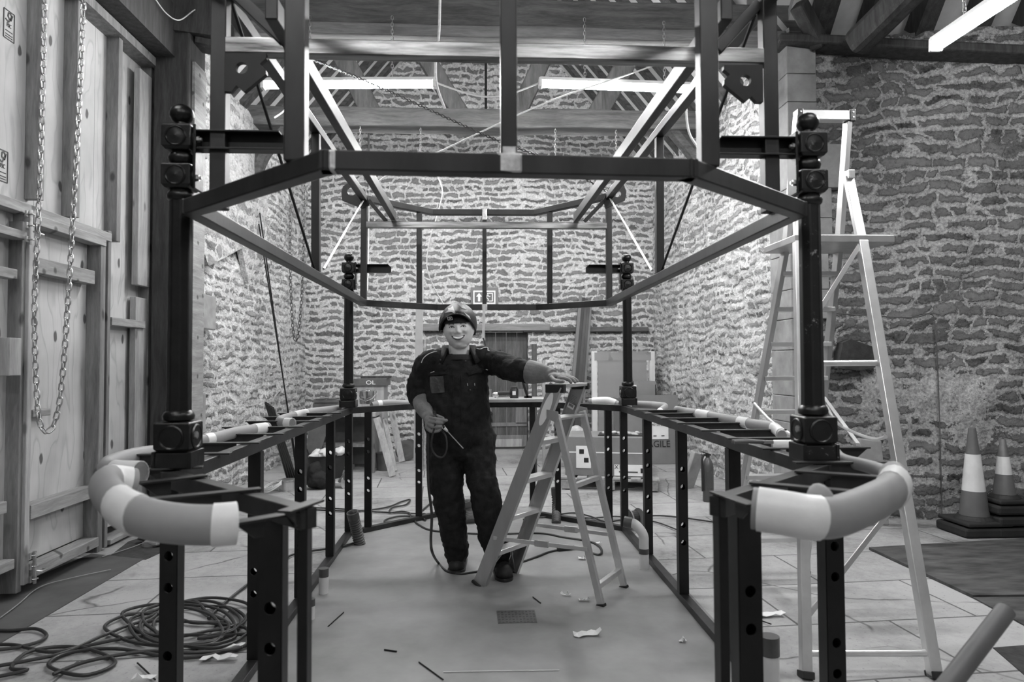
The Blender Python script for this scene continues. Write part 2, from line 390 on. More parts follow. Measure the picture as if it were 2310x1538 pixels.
# concrete slab inside the ring of the counter
mb = MB(); S = [(-1.16,-1.2),(1.16,-1.2),(1.16,5.56),(.46,6.22),(-.46,6.22),(-1.10,5.56)]
mb.prism(S, (0,0,.0), (1,0,0), (0,1,0), (0,0,.006)); struct(mb.build('floor_concrete', m_conc))
a, b_, c_, d_ = fl(0,1452), fl(323,1262), fl(238,1249), fl(0,1362)
mb = MB(); P = [(a.x,a.y),(b_.x,b_.y),(c_.x-.1,c_.y),(d_.x-.15,d_.y),(-3.0,2.0),(-2.4,2.0)]
mb.prism(P, (0,0,0), (1,0,0), (0,1,0), (0,0,.005)); struct(mb.build('floor_dark_strip', m_darkslab))
# earth hole beside the hoarding, with a few broken stones
mb = MB(); P = [fl(*q) for q in ((238,1262),(330,1262),(395,1232),(420,1205),(345,1205),(290,1222))]
mb.prism([(p.x,p.y) for p in P], (0,0,0), (1,0,0), (0,1,0), (0,0,.004)); struct(mb.build('floor_pit', m_hole))
# gable wall with the doorway
DX0, DX1, DZ = at(1095,900,YB).x, at(1192,900,YB).x, at(1150,746,YB).z
gz = lambda u: EAVE+(HALF+.1-abs(u-HALF-.1))*TAN
wallgrid('wall_back', (-HALF-.1, YB), (HALF+.1, YB), -.05, gz, m_stoneN, .03, .05, (0,-1,0), [(DX0+HALF+.1, DX1+HALF+.1, -.1, DZ)])
mb = MB()
for x in (DX0, DX1): mb.b2((x-.1 if x == DX0 else x, YB-.02, 0), (x if x == DX0 else x+.1, YB+.4, DZ+.05))
mb.b2((DX0-.1, YB-.0, DZ), (DX1+.1, YB+.4, DZ+.15)); struct(mb.build('wall_back_reveal', m_stoneN))
# side walls beyond the opening
YL = atx(440, 700, -2.72).y
wallgrid('wall_left', (-2.74, YB+.1), (-2.74, YL), -.05, lambda u: EAVE+.12, m_stoneS, .055, .045, (1,0,0))
wallgrid('wall_right', (2.74, 6.0), (2.74, YB+.1), -.05, lambda u: EAVE+.12, m_stoneS, .055, .045, (-1,0,0))
# wall facing the camera at right (returns outwards)
RW0, RW1 = V((2.70, 6.05, 0)), V((6.4, 5.2, 0))
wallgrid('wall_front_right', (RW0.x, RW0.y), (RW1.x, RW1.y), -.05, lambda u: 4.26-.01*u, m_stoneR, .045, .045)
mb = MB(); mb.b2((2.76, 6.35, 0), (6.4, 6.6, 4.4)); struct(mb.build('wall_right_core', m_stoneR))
# matching return at left, behind the hoarding
mb = MB(); mb.b2((-6, YL+.02, 0), (-2.80, YL+.5, 4.4)); struct(mb.build('wall_left_return', m_stoneR))
# hidden enclosure of the near room
mb = MB(); mb.b2((6.3,-3.2,0), (6.5,5.6,4.6)); struct(mb.build('wall_far_right', m_stoneR))
mb = MB(); mb.b2((-6.1,-3.2,0), (-5.9,6.9,4.6)); struct(mb.build('wall_far_left', m_stoneR))
# smooth plaster on the left wall, cut to the slope of the roof
mb = MB(); pts = [(440,70),(478,95),(505,205),(560,250),(602,330),(602,560),(560,640),(545,560),(470,600),(440,520)]
Q = [atx(px, py, -2.66) for px, py in pts]
mb.prism([(p.y, p.z) for p in Q], (-2.655,0,0), (0,1,0), (0,0,1), (-.06,0,0)); struct(mb.build('wall_left_plaster', m_plaster))
# dressed quoins
mb = MB()
for px0, py0, px1, py1 in ((432,655,488,738),(430,250,470,330),(432,742,450,888),(430,890,465,985),(433,380,452,520),(436,520,462,650)):
    a, b_ = atx(px0, py1, -2.63), atx(px1, py0, -2.63); mb.b2((-2.66, a.y-.02, a.z), (-2.628, b_.y, atx(px0, py0, -2.63).z))
struct(mb.build('wall_left_quoins', m_quoin, bevel=.012))
mb = MB(); random.seed(3); z = .0
while z < 4.2:
    h = random.uniform(.22, .42); wdt = random.choice((.22,.34,.42,.5)) if z > 2.2 else random.choice((.16,.2,.3))
    mb.b2((2.655, 5.93-.045, z+.002), (2.70+wdt, 6.3, min(z+h-.002, 4.2))); z += h
struct(mb.build('wall_right_quoins', m_quoin, bevel=.007))
# ---- roof over the far part: boards + rafters + beams
for s, nm in ((-1, 'left'), (1, 'right')):
    mb = MB(); x0, z0 = s*(HALF+.25), EAVE-.25*TAN+.07
    mb.prism([(x0, z0), (0, EAVE+HALF*TAN+.07), (0, EAVE+HALF*TAN+.15), (x0, z0+.08)], (0,6.1,0), (1,0,0), (0,0,1), (0,5.0,0))
    struct(mb.build('ceiling_'+nm, m_board))
k = 0
for i in range(12):
    y = 6.45+i*.375
    for s in (-1, 1):
        mb = MB(); mb.bar((s*(HALF+.15), y, EAVE-.15*TAN+.03), (0, y, EAVE+HALF*TAN+.03), .06, .15, up=(0,1,0))
        o = struct(mb.build('ceiling_rafter', m_rafter))
def beam(name, a, b_, w_, h_, mat, bevel=.02, sag=0):
    mb = MB(); n = 14; a, b_ = V(a), V(b_); x, y, d = frame_of(b_-a)
    rings = []
    for i in range(n+1):
        t = i/n; p = a.lerp(b_, t); j = V((0,0,noise.noise(p*1.3)*.02))+x*(noise.noise(p*1.7+V((5,5,5)))*.015)
        for sx_, sy_ in ((-1,-1),(1,-1),(1,1),(-1,1)): mb.v.append(p+j+x*(sx_*w_/2)+y*(sy_*h_/2))
    for i in range(n):
        for k in range(4): mb.f.append((i*4+k, i*4+(k+1) % 4, i*4+4+(k+1) % 4, i*4+4+k))
    mb.f += [(3,2,1,0), (n*4, n*4+1, n*4+2, n*4+3)]
    return struct(mb.build(name, mat, bevel=bevel))
zt, zm, zb = at(1100,8,6.2).z, at(1100,70,6.2).z, at(1100,96,6.2).z
beam('ceiling_beam', (-3.0,6.25,(zt+zm)/2), (3.1,6.25,(zt+zm)/2), .3, zt-zm, m_oakx)
beam('ceiling_beam', (-2.95,6.22,(zm+zb)/2-.01), (2.95,6.22,(zm+zb)/2-.01), .34, zm-zb+.0, m_oakl)
zt, zb = at(1100,254,8.2).z, at(1100,296,8.2).z
beam('ceiling_beam', (-2.9,8.2,(zt+zb)/2), (2.9,8.2,(zt+zb)/2), .3, zt-zb, m_oakx)
m_brace = wood('brace_oak', .05, .12, 'z', rough=.8)
for (ax, ay), (bx, by), w_ in (((765,110),(838,258),.24),((1430,110),(1345,262),.24),((940,100),(1042,262),.2),((1240,100),(1165,262),.2)):
    beam('ceiling_brace', at(ax,ay,8.2), at(bx,by,8.2), .16, w_, m_brace)
mb = MB(); mb.bar(at(1096,60,8.25), at(1096,262,8.25), .03, .03); struct(mb.build('ceiling_tie_rod', m_leg))
for s, nm in ((-1,'left'),(1,'right')):   # curved wall posts under the truss
    P = spline([(s*2.70,8.2,3.55),(s*2.58,8.2,3.85),(s*2.3,8.2,4.2)], 6)
    mb = MB(); mb.tube(P, .1, 8); struct(mb.build('ceiling_wall_post', m_rafter, smooth=True))
# near roof at right: slope climbing towards the camera
mb = MB(); mb.prism([(6.25,4.2),(2.6,8.4),(2.6,8.5),(6.25,4.3)], (2.78,0,.12), (0,1,0), (0,0,1), (4.0,0,0)); struct(mb.build('ceiling_near_right', m_board))
for i, x in enumerate((3.0,3.42,3.85,4.3,4.72,5.15)):
    mb = MB(); mb.bar((x,5.95+.1-.2*(x-3),4.28), (x,3.3,7.3), .15, .2, up=(0,0,1)); struct(mb.build('ceiling_rafter', m_oak))
beam('ceiling_brace', at(1925,108,5.6), at(2120,-90,4.9), .2, .22, m_oak, bevel=.06)
beam('ceiling_brace', at(1800,10,5.7), at(1850,105,5.85), .12, .14, m_oak)
beam('ceiling_wall_plate', at(1745,112,6.0)+V((0,-.06,.03)), at(2330,140,5.5)+V((0,-.0,.06)), .25, .08, m_oak)
mb = MB(); mb.b2((-6,-3.2,5.6), (2.76,6.1,5.7)); struct(mb.build('ceiling_near', m_oak))  # flat dark ceiling added out of view to bound the light
# dark lintel pieces at left and the oak post
a, b_ = at(347,60,5.9), at(428,60,5.9)
mb = MB(); mb.b2((a.x,5.9,0), (b_.x,6.25,4.6)); struct(mb.build('trim_oak_post', m_oak, bevel=.015))
mb = MB(); mb.b2((b_.x,5.96,0), (at(441,60,5.96).x,6.2,3.95)); struct(mb.build('trim_post_batten', m_piney))
mb = MB(); mb.b2((-3.0,2.0,3.96),(-2.62,5.95,4.4))
struct(mb.build('ceiling_header_beam', m_oak))
mb = MB(); mb.bar(at(372,40,5.95), at(530,62,6.1), .25, .3); mb.bar(at(440,92,6.05), at(490,104,6.12), .2, .1); struct(mb.build('ceiling_lintel_end', m_oak))
# ================================================================ THE HOARDING (timber screen with plywood and a pair of doors)
XH = -2.83
hb = thing('timber_hoarding', (XH, 4.6, 0), 'tall timber stud hoarding lined with knotty plywood along the left wall', 'hoarding')
def yz(px, py, x): p = atx(px, py, x); return p.y, p.z
def vboard(px0, px1, pyt, pyb, mat, name='stud', xo=.0, th=.09, par=None, clampz=None):
    X = XH+xo; pm = (px0+px1)/2; y0, _ = yz(px0, 600, X); y1, _ = yz(px1, 600, X)
    zt_, zb_ = yz(pm, pyt, X)[1], yz(pm, pyb, X)[1]
    zb_ = max(zb_, .02)
    mb = MB(); mb.b2((X-th, y0, zb_), (X, y1, zt_)); return mb.build(name, mat, par or hb, bevel=.004)
def hboard(px0, px1, pyt0, pyb0, mat, name='rail', xo=.0, th=.09, par=None):
    X = XH+xo; y0, zt_ = yz(px0, pyt0, X); y1, _ = yz(px1, 600, X); zb_ = max(yz(px0, pyb0, X)[1], .02)
    mb = MB(); mb.b2((X-th, y0, zb_), (X, y1, zt_)); return mb.build(name, mat, par or hb, bevel=.004)
# plywood sheets (three upper, one narrow full height)
seams = (-160, 112, 208, 345)
for px0, px1 in ((-160,105),(105,235),(235,345)):
    y0, y1 = yz(px0,600,XH)[0], yz(px1,600,XH)[0]
    mb = MB(); mb.b2((XH-.10, y0, .12), (XH-.085, y1-.004, 3.95)); mb.build('plywood_sheet', m_ply, hb)
xs = .01
for px0, px1, t, bo, m in ((-30,-20,-300,420,m_pine),(86,97,-300,450,m_pine),(168,178,-300,490,m_pine),(262,271,-100,545,m_pine),):
    vboard(px0, px1, t, bo, m, xo=xs, th=.095)
vboard(336, 344, 95, 1290, m_pine, xo=0, th=.085)
vboard(311, 338, 160, 645, m_pinel, xo=xs, th=.05, name='packing_board')
vboard(308, 337, 672, 1190, m_pinel, xo=xs-.02, th=.05, name='packing_board')
vboard(244, 251, 520, 1250, m_pine, xo=xs, th=.095)
hboard(-60, 252, 415, 442, m_piney, xo=xs+.06, th=.14, name='sill_rail')
mb = MB(); mb.b2((XH-.09, 2.4, 3.88), (XH+.05, yz(345,600,XH)[0], 3.95)); mb.build('head_plate', m_pine, hb)
hboard(253, 330, 715, 733, m_piney, xo=xs, th=.12, name='nogging')
hboard(250, 350, 1218, 1243, m_piney, xo=xs, th=.14, name='sole_plate')
# double doors under the sill rail
dr = thing('timber_door', (XH+.05, yz(75,900,XH)[0], 0), 'right leaf of the plywood double door in the hoarding, ledges and slide bolts on its face', 'door')
dl = thing('timber_door', (XH+.05, 3.9, 0), 'left leaf of the plywood double door, cut off by the left edge of the photo', 'door')
def leaf(par, pa, pb, left=False):
    y0, y1 = yz(pa,900,XH)[0], yz(pb,900,XH)[0]
    mb = MB(); mb.b2((XH-.035, y0+.01, .16), (XH-.02, y1-.01, yz(100,500,XH)[1])); mb.build('plywood_panel', m_ply, par)
leaf(dr, 76, 232); leaf(dl, -200, 62)
for a_ in ((66,77,480,1312,m_pinel,'door_stile'),(228,239,543,1240,m_pine,'door_stile')):
    vboard(a_[0], a_[1], a_[2], a_[3], a_[4], a_[5], xo=.08 if a_[0] != 76 else .05, th=.1, par=dr)
hboard(78, 240, 482, 505, m_piney, 'top_rail', xo=.09, th=.1, par=dr)
hboard(86, 215, 580, 615, m_piney, 'ledge', xo=.07, th=.09, par=dr)
hboard(70, 232, 1140, 1172, m_piney, 'ledge', xo=.07, th=.09, par=dr)
hboard(78, 232, 1278, 1302, m_piney, 'bottom_rail', xo=.09, th=.11, par=dr)
hboard(75, 120, 925, 941, m_piney, 'ledge', xo=.03, th=.05, par=dr)
vboard(50, 61, 500, 1330, m_pine, 'door_stile', xo=.06, th=.10, par=dl)
vboard(25, 52, 762, 847, m_pinel, 'packing_block', xo=.12, th=.06, par=dl)
hboard(-120, 40, 575, 601, m_piney, 'ledge', xo=.07, th=.07, par=dl)
hboard(-120, 60, 470, 492, m_piney, 'top_rail', xo=.09, th=.09, par=dl)
hboard(-120, 26, 1170, 1200, m_piney, 'ledge', xo=.07, th=.07, par=dl)
hboard(-120, 45, 1325, 1350, m_piney, 'bottom_rail', xo=.07, th=.1, par=dl)
def bolt(pt, pb, name, par, px):
    mb = MB(); a, c = atx(px, pt, XH+.12), atx(px, pb, XH+.12)
    mb.tube([a, c], .010, 8); o = mb.build(name, m_gal, par, smooth=True)
    mb = MB()
    for t in (.12,.45,.85):
        p = a.lerp(c, t); mb.box(p-V((.012,0,0)), (.012,.06,.035)); mb.tube([p+V((-.005,-.016,0)),p+V((.014,-.01,0)),p+V((.014,.01,0)),p+V((-.005,.016,0))], .004, 6)
    mb.build('bolt_keeper', m_gal, o)
    p = a.lerp(c, .6); mb = MB(); mb.tube([p, p+V((.03,.02,-.01)), p+V((.03,.07,-.01)), p+V((.0,.08,-.01))], .006, 6); mb.build('bolt_handle', m_gal, o, smooth=True)
bolt(474, 552, 'slide_bolt', dr, 70); bolt(1243, 1316, 'slide_bolt', dr, 78)
# printed certification stamps on the plywood (outline box, tick-tree mark, letters)
def stroke(mb, pts, X, w_=.006):
    for p, q in zip(pts, pts[1:]): mb.bar(p, q, w_, .002, up=(1,0,0))
def text(name, body, loc, size, mat, parent, rot, squash=1.0, depth=.001):
    cu = bpy.data.curves.new(name, 'FONT'); cu.body = body; cu.size = size; cu.extrude = depth; cu.align_x = 'CENTER'; cu.align_y = 'CENTER'
    tmp = bpy.data.objects.new(name, cu); COL.objects.link(tmp)
    dg = bpy.context.evaluated_depsgraph_get(); me = bpy.data.meshes.new_from_object(tmp.evaluated_get(dg)); bpy.data.objects.remove(tmp)
    o = bpy.data.objects.new(name, me); COL.objects.link(o); me.materials.clear(); me.materials.append(mat)
    org = V((0,0,0)); p = parent
    while p: org += p.location; p = p.parent
    o.parent = parent; o.location = V(loc)-org; o.rotation_euler = rot; o.scale = (squash, 1, 1); return o
RX = (PI/2, 0, PI/2)       # lettering reading along +Y on a wall at left, facing +X
RF = (PI/2, 0, 0)          # lettering facing the camera
def stamp(px0, py0, px1, py1, par):
    X = XH-.083; a, c = atx(px0, py0, X), atx(px1, py1, X); mb = MB(); H = a.z-c.z; W_ = c.y-a.y
    P = lambda u, v: V((X, a.y+W_*u, c.z+H*v))
    stroke(mb, [P(.05,.02),P(.95,.02),P(.95,1),P(.05,1),P(.05,.02)], X)
    stroke(mb, [P(.2,.68),P(.45,.62),P(.8,.92)], X, .009); stroke(mb, [P(.55,.74),P(.4,.8),P(.45,.93),P(.6,.96),P(.75,.86),P(.66,.72),P(.55,.74)], X, .009)
    for v in (.30,.18,.10): stroke(mb, [P(.2,v),P(.8,v)], X, .005)
    o = mb.build('printed_stamp', m_ink, par)
    text('stamp_lettering', 'FSC', P(.5,.5), H*.2, m_ink, par, RX, .7)
stamp(8, 16, 33, 100, hb); stamp(-6, 333, 18, 415, hb)
# ================================================================ LIGHTS (fluorescent battens)
def batten(p, q, label, group=None, chains=True, size=.06, tm=None):
    tm = tm or m_tube
    p, q = V(p), V(q); mid = (p+q)/2; t = thing('tube_light', mid, label, 'light', group)
    d = (q-p).normalized(); up = V((0,0,1))
    mb = MB(); mb.bar(p+up*.045, q+up*.045, size*1.05, .03); mb.build('housing', m_white, t, bevel=.004)
    mb = MB(); mb.tube([p+d*.02, q-d*.02], size*.47, 12); mb.build('diffuser', tm, t, smooth=True)
    for e, s in ((p, 1), (q, -1)):
        mb = MB(); mb.bar(e-d*s*.012+up*.012, e+d*s*.02+up*.012, size*1.1, .085); mb.build('end_cap', m_white, t, bevel=.006)
    if chains:
        for f in (.27, .75):
            a = p.lerp(q, f)+up*.06; chain('hanging_chain', [a, a+V((0,0,.55))], .03, .0028, m_gal, t)
    return t
def chain(name, path, pitch, r, mat, parent=None, w_=.55):
    L = [0]; 
    for a, b in zip(path, path[1:]): L.append(L[-1]+(V(b)-V(a)).length)
    n = max(2, int(L[-1]/pitch)); mb = MB(); j = 0
    for i in range(n):
        s = L[-1]*(i+.5)/n
        while j < len(L)-2 and L[j+1] < s: j += 1
        a, b = V(path[j]), V(path[j+1]); p = a.lerp(b, (s-L[j])/max(1e-9, L[j+1]-L[j])); d = (b-a).normalized()
        x, y, _ = frame_of(d, V((0,1,0)) if abs(d.z) > .7 else V((0,0,1)))
        side = x if i % 2 else y; hl = pitch*.62; hw = pitch*w_*.62
        pts = []
        for k in range(10):
            an = 2*PI*k/10; ca, sa = math.cos(an), math.sin(an)
            pts.append(p + d*(hl-hw)*(1 if ca > 0 else -1) + d*ca*hw + side*sa*hw)
        mb.tube(pts, r, 5, closed=True)
    return mb.build(name, mat, parent, smooth=True, flat=0)
batten(at(592,193,6.0), at(981,191,6.0), 'lit fluorescent tube batten hanging at left above the steel canopy frame')
batten(at(1218,190,6.0), at(1592,204,6.0), 'lit fluorescent tube batten hanging at right above the steel canopy frame')
batten(at(2110,106,4.2), at(2420,-100,3.1), 'lit fluorescent tube batten in the top right corner, before the dark rafters', size=.07)
for x, y, wh in ((-1.9,1.4,'front left'),(1.9,1.4,'front right'),(-1.2,-1.2,'rear left'),(1.2,-1.2,'rear right')):  # tube lights added out of view to brighten the near room
    batten((x-.75,y,4.35), (x+.75,y,4.35), wh+' unseen fluorescent tube batten, one of four added to light the near room', 'added unseen fill battens', chains=False, tm=m_tube_soft)
batten(at(735,373,8.1), at(1020,371,8.1), 'rear left fluorescent tube batten hung from the far beam, masked by the canopy rail', tm=m_tube_soft)
batten(at(1175,372,8.1), at(1462,376,8.1), 'rear right fluorescent tube batten hung from the far beam, masked by the canopy rail', tm=m_tube_soft)
cb = MB(); cb.tube(spline([at(983,186,6.0),at(1030,203,6.0),at(1090,218,6.0),at(1150,212,6.0),at(1217,187,6.0)],6), .008, 6)
tag(cb.build('lighting_cable', m_white, smooth=True), 'white cable sagging between the two ceiling tube lights', 'cable')
# ================================================================ CANOPY FRAME (upper welded ring)
Z1, Z2, ZX = 1.861, 2.68, 2.44
T = .05
cf = thing('canopy_frame', (0, 3.8, Z1), 'welded black steel canopy frame with two elongated octagonal rings hung over the counter', 'frame')
A, B, C_, D = [atz(*q, Z1) for q in ((432,468),(740,366),(1552,384),(1800,473))]
A2, D2 = at(820,683,5.41), at(1374,683,5.41); B2, C2 = at(985,693,5.95), at(1212,693,5.95)
low = [A, B, C_, D, D2, C2, B2, A2]
Au, Du = at(822,448,5.41), at(1373,443,5.41); Bu, Cu = at(975,479,5.95), at(1206,480,5.95)
U = lambda p: V((p.x, p.y, Z2))
upp = [U(A), U(B), U(C_), U(D), Du, Cu, Bu, Au]
def ring(nodes, name, skip=()):
    for i in range(len(nodes)):
        if i in skip: continue
        p, q = nodes[i], nodes[(i+1) % len(nodes)]; d = (q-p).normalized()
        mb = MB(); mb.bar(p-d*.02, q+d*.02, T, T); mb.build(name, m_steel, cf, bevel=.004)
ring(low, 'lower_ring_rail'); ring(upp, 'upper_ring_rail')
def post(p, q, w_=T, mat=None, name='post'): mb = MB(); mb.bar(p, q, w_, w_, up=(0,1,0)); return mb.build(name, mat or m_steel, cf, bevel=.004)
def onseg(p, q, px):  # point of segment seen at image column px
    lo, hi = 0, 1
    f = lambda t: (lambda P: 1155+FPX*(P-CAM).dot(RT)/(P-CAM).dot(FW)-px)(p.lerp(q, t))
    if f(0) > f(1): p, q = q, p
    for _ in range(40):
        m = (lo+hi)/2
        if f(m) < 0: lo = m
        else: hi = m
    return p.lerp(q, lo)
up25 = V((0,0,T/2))
p = onseg(A, B, 668); post(p+up25, U(p)-up25, .053)
p = onseg(B, C_, 1148); post(p+up25, U(p)-up25, .042); mid = p
p = onseg(C_, D, 1598); post(p+up25, U(p)-up25, .05)
LP, RP = at(495,450,2.375), at(1738,470,2.375)
LP.z = RP.z = Z1
post(LP+up25, V((LP.x, LP.y, Z2-.02)), .052); post(RP+up25, V((RP.x, RP.y, Z2-.02)), .052)
LM, RM = onseg(A, A2, 713), onseg(D, D2, 1488)
LMu, RMu = onseg(U(A), Au, 713), onseg(U(D), Du, 1487)
post(LM+up25, LMu-up25, .045); post(RM+up25, RMu-up25, .045)
post(A2+up25, Au-up25, .046); post(D2+up25, Du-up25, .046)
for (a, b, c, d, px) in ((A2,B2,Au,Bu,946),(B2,C2,Bu,Cu,1093),(C2,D2,Cu,Du,1240)):
    post(onseg(a,b,px)+up25, onseg(c,d,px)-up25, .045 if px != 1093 else .036)
XL, XR = at(505,107,2.375), at(1733,132,2.375)
mb = MB(); mb.bar(XL, XR, .05, .055); mb.build('cross_bar', m_steelb, cf, bevel=.004)
YL2, YR2 = at(817,507,5.41), at(1376,510,5.41)
mb = MB(); mb.bar(YL2, YR2, .045, .05); mb.build('cross_bar', m_steelb, cf, bevel=.004)
for a, b_ in ((at(612,18,2.15), at(889,490,5.45)), (at(1640,20,2.15), at(1299,492,5.45))):
    mb = MB(); mb.bar(a, b_, .04, .07); mb.build('long_rail', m_steel, cf, bevel=.004)
for a, b_ in ((at(530,-12,2.4), at(645,96,2.36)), (at(1706,14,2.4), at(1612,118,2.36))):
    mb = MB(); mb.bar(a, b_, .04, .05, up=(0,1,0)); mb.build('knee_brace', m_steel, cf, bevel=.003)
for a, b_ in ((at(900,400,4.9), at(1340-520+8,500,5.4)),):
    pass
for a, b_ in ((at(832,452,5.41), at(872,500,5.43)), (at(1366,450,5.41), at(1318,500,5.43))):
    mb = MB(); mb.bar(a, b_, .03, .03, up=(0,1,0)); mb.build('knee_brace', m_steel, cf, bevel=.003)
for a, b_, m in ((at(520,-5,2.4), LM+V((-.0,-.03,.03)), m_leg), (at(1702,35,2.4), RM+V((.0,-.03,.03)), m_leg), (Au+V((0,-.04,-.02)), LM+V((.03,.05,.05)), m_alub), (Du+V((0,-.04,-.02)), RM+V((-.03,.05,.05)), m_alub)):
    mb = MB(); mb.tube([a, b_], .007, 8); mb.build('tension_rod', m, cf, smooth=True)
# lifting gussets with a round hole
def plate(name, poly, hole, r, Y, mat, parent, th=.022):
    P = [at(x, y, Y) for x, y in poly]; c = at(hole[0], hole[1], Y); rr = r/FPX*Y; n = 20
    mb = MB(); m = len(P)
    for dy in (0, th):
        for p in P: mb.v.append(p+V((0,dy,0)))
        for k in range(n): mb.v.append(c+V((rr*math.cos(2*PI*k/n), dy, rr*math.sin(2*PI*k/n))))
    me = bpy.data.meshes.new(name); o_ = V((0,0,0)); pp = parent
    while pp: o_ += pp.location; pp = pp.parent
    bm = bmesh.new(); ve = [bm.verts.new(p-o_) for p in P]; vh = [bm.verts.new(c+V((rr*math.cos(2*PI*k/n),0,rr*math.sin(2*PI*k/n)))-o_) for k in range(n)]
    es = [bm.edges.new((ve[i], ve[(i+1) % m])) for i in range(m)]+[bm.edges.new((vh[i], vh[(i+1) % n])) for i in range(n)]
    fc = bmesh.ops.triangle_fill(bm, use_beauty=True, use_dissolve=False, edges=es, normal=(0,-1,0))
    fs = [f for f in bm.faces if (f.calc_center_median()+o_-c).length > rr*.55 or any(v in ve for v in f.verts)]
    for f in [f for f in bm.faces if f not in fs]: bm.faces.remove(f)
    ex = bmesh.ops.extrude_face_region(bm, geom=list(bm.faces)); bmesh.ops.translate(bm, vec=(0,th,0), verts=[v for v in ex['geom'] if isinstance(v, bmesh.types.BMVert)])
    bmesh.ops.recalc_face_normals(bm, faces=bm.faces); bm.to_mesh(me); bm.free(); me.materials.append(mat)
    o = bpy.data.objects.new(name, me); COL.objects.link(o); o.parent = parent; return o
z4 = lambda L: [(420+x*.338, y*.338) for x, y in L]; z5 = lambda L: [(1100+x*.338, y*.338) for x, y in L]
gp = plate('lifting_gusset', z4([(262,352),(532,352),(532,388),(492,425),(532,468),(532,492),(385,612),(335,568),(300,610),(255,608)]), (545,153), 13.5, 2.34, m_leg, cf)
gq = plate('lifting_gusset', z5([(1578,432),(1836,432),(1840,680),(1795,678),(1762,642),(1722,678),(1580,562),(1580,532),(1618,495),(1578,462)]), (1682,181), 13.5, 2.34, m_leg, cf)
plate('lug_plate', [(770,434),(774,420),(788,411),(804,414),(824,428),(833,462),(818,470),(772,452)], (793,431), 10, 5.38, m_leg, cf)
plate('lug_plate', [(1372,424),(1394,412),(1408,418),(1413,434),(1410,452),(1386,462),(1366,470),(1362,450)], (1393,436), 9, 5.38, m_leg, cf)
# ground-back weld areas
def patch(c, s, name='weld', par=None, m=None): mb = MB(); mb.box(c, s); return mb.build(name, m or m_weld, par or cf, bevel=.006)
patch(mid+V((0,0,.002)), (.066,.052,.052)); patch(mid+V((0,0,.034)), (.043,.043,.03))
patch(B+V((.014,-.0,0)), (.02,.052,.051)); patch(onseg(B2,C2,1093)+V((0,-.002,.0)), (.05,.05,.056)); patch(onseg(Bu,Cu,1093)+V((0,-.002,-.02)), (.045,.05,.10))
mb = MB(); q = at(1092,690,5.92); r_ = at(1090,762,5.92); mb.bar(q, r_, .022, .022); mb.build('clamp_bar', m_white, cf)
mb = MB(); mb.tube(spline([r_, at(1094,775,5.9), at(1097,800,5.88)],5), .008, 6); mb.build('earth_lead', m_cable, cf)
# ================================================================ COUNTER FRAME
ZC = 1.017
ct = thing('counter_frame', (0, 4.0, 0), 'black steel ring-shaped bar counter frame with punched legs and cross brackets', 'frame')
E_, F_, E2, F2 = V((-.50,1.70,ZC)), V((-1.08,2.31,ZC)), V((.54,1.76,ZC)), V((1.075,2.28,ZC))
R_, R2 = V((-1.10,5.57,ZC)), V((1.10,5.57,ZC)); K1, K2 = V((-.45,6.2,ZC)), V((.41,6.2,ZC))
def crail(p, q, name='top_rail', z=0, w_=.045, h_=.05):
    d = (q-p).normalized(); mb = MB(); mb.bar(p+V((0,0,z-h_/2))-d*.02, q+V((0,0,z-h_/2))+d*.02, w_, h_); return mb.build(name, m_rail, ct, bevel=.003)
for p, q in ((E_,F_),(F_,R_),(R_,K1),(K1,K2),(K2,R2),(R2,F2),(F2,E2)):
    crail(p, q); crail(p, q, 'floor_rail', z=-ZC+.045, w_=.05, h_=.04)
HZ = (.335,.435,.65,.75)
def leg(x, y, w_=.052, z1=ZC-.05, ang=0, holes=HZ, flat=False):
    mb = MB(); h = w_/2; n = 16; r = .0155 if w_ > .04 else .006; z0 = .045
    zs = [z0]
    for s in (-1, 1):
        yy = s*h
        cuts = []
        z = z0
        def quad(a, b):
            mb.add([(-h,yy,a),(h,yy,a),(h,yy,b),(-h,yy,b)], [(0,1,2,3)])
        for hz in holes:
            quad(z, hz-h); 
            sq = []; ci = []
            for k in range(n):
                a = 2*PI*k/n+PI/n; c_, s_ = math.cos(a), math.sin(a); m_ = max(abs(c_), abs(s_))
                sq.append((h*c_/m_, yy, hz+h*s_/m_)); ci.append((r*c_*.95, yy, hz+r*1.05*s_))
            mb.add(sq+ci, [(k, (k+1) % n, (k+1) % n+n, k+n) for k in range(n)])
            for cx, cz in ((-h,-h),(h,-h),(h,h),(-h,h)):   # corner slivers
                near = sorted(range(n), key=lambda k: (sq[k][0]-cx)**2+(sq[k][2]-hz-cz)**2)[:2]
                mb.add([sq[near[0]], sq[near[1]], (cx, yy, hz+cz)], [(0,1,2)])
            z = hz+h
        quad(z, z1)
    for s in (-1, 1): mb.add([(s*h,-h,z0),(s*h,h,z0),(s*h,h,z1),(s*h,-h,z1)], [(0,1,2,3)])
    rot = Matrix.Rotation(ang, 3, 'Z'); mb.v = [rot @ v + V((x,y,0)) for v in mb.v]
    o = mb.build('leg', m_leg, ct); s_ = o.modifiers.new('solid', 'SOLIDIFY'); s_.thickness = .005; s_.offset = 0
    return o
def legat(p, q, px, **k): P = onseg(p, q, px); leg(P.x, P.y, **k)
leg(F_.x+.01, F_.y); legat(E_, F_, 618, w_=.055)
for px in (578, 679, 746, 797): legat(F_, R_, px, w_=.05)
legat(R_, K1, 831, w_=.05); legat(R_, K1, 945, w_=.05)
leg(F2.x+.02, F2.y, w_=.058); legat(E2, F2, 1679, w_=.06)
for px in (1652, 1536, 1459, 1406): legat(F2, R2, px, w_=.05)
legat(K2, R2, 1371, w_=.05); legat(K2, R2, 1257, w_=.045); legat(K1, K2, 1206, w_=.045)
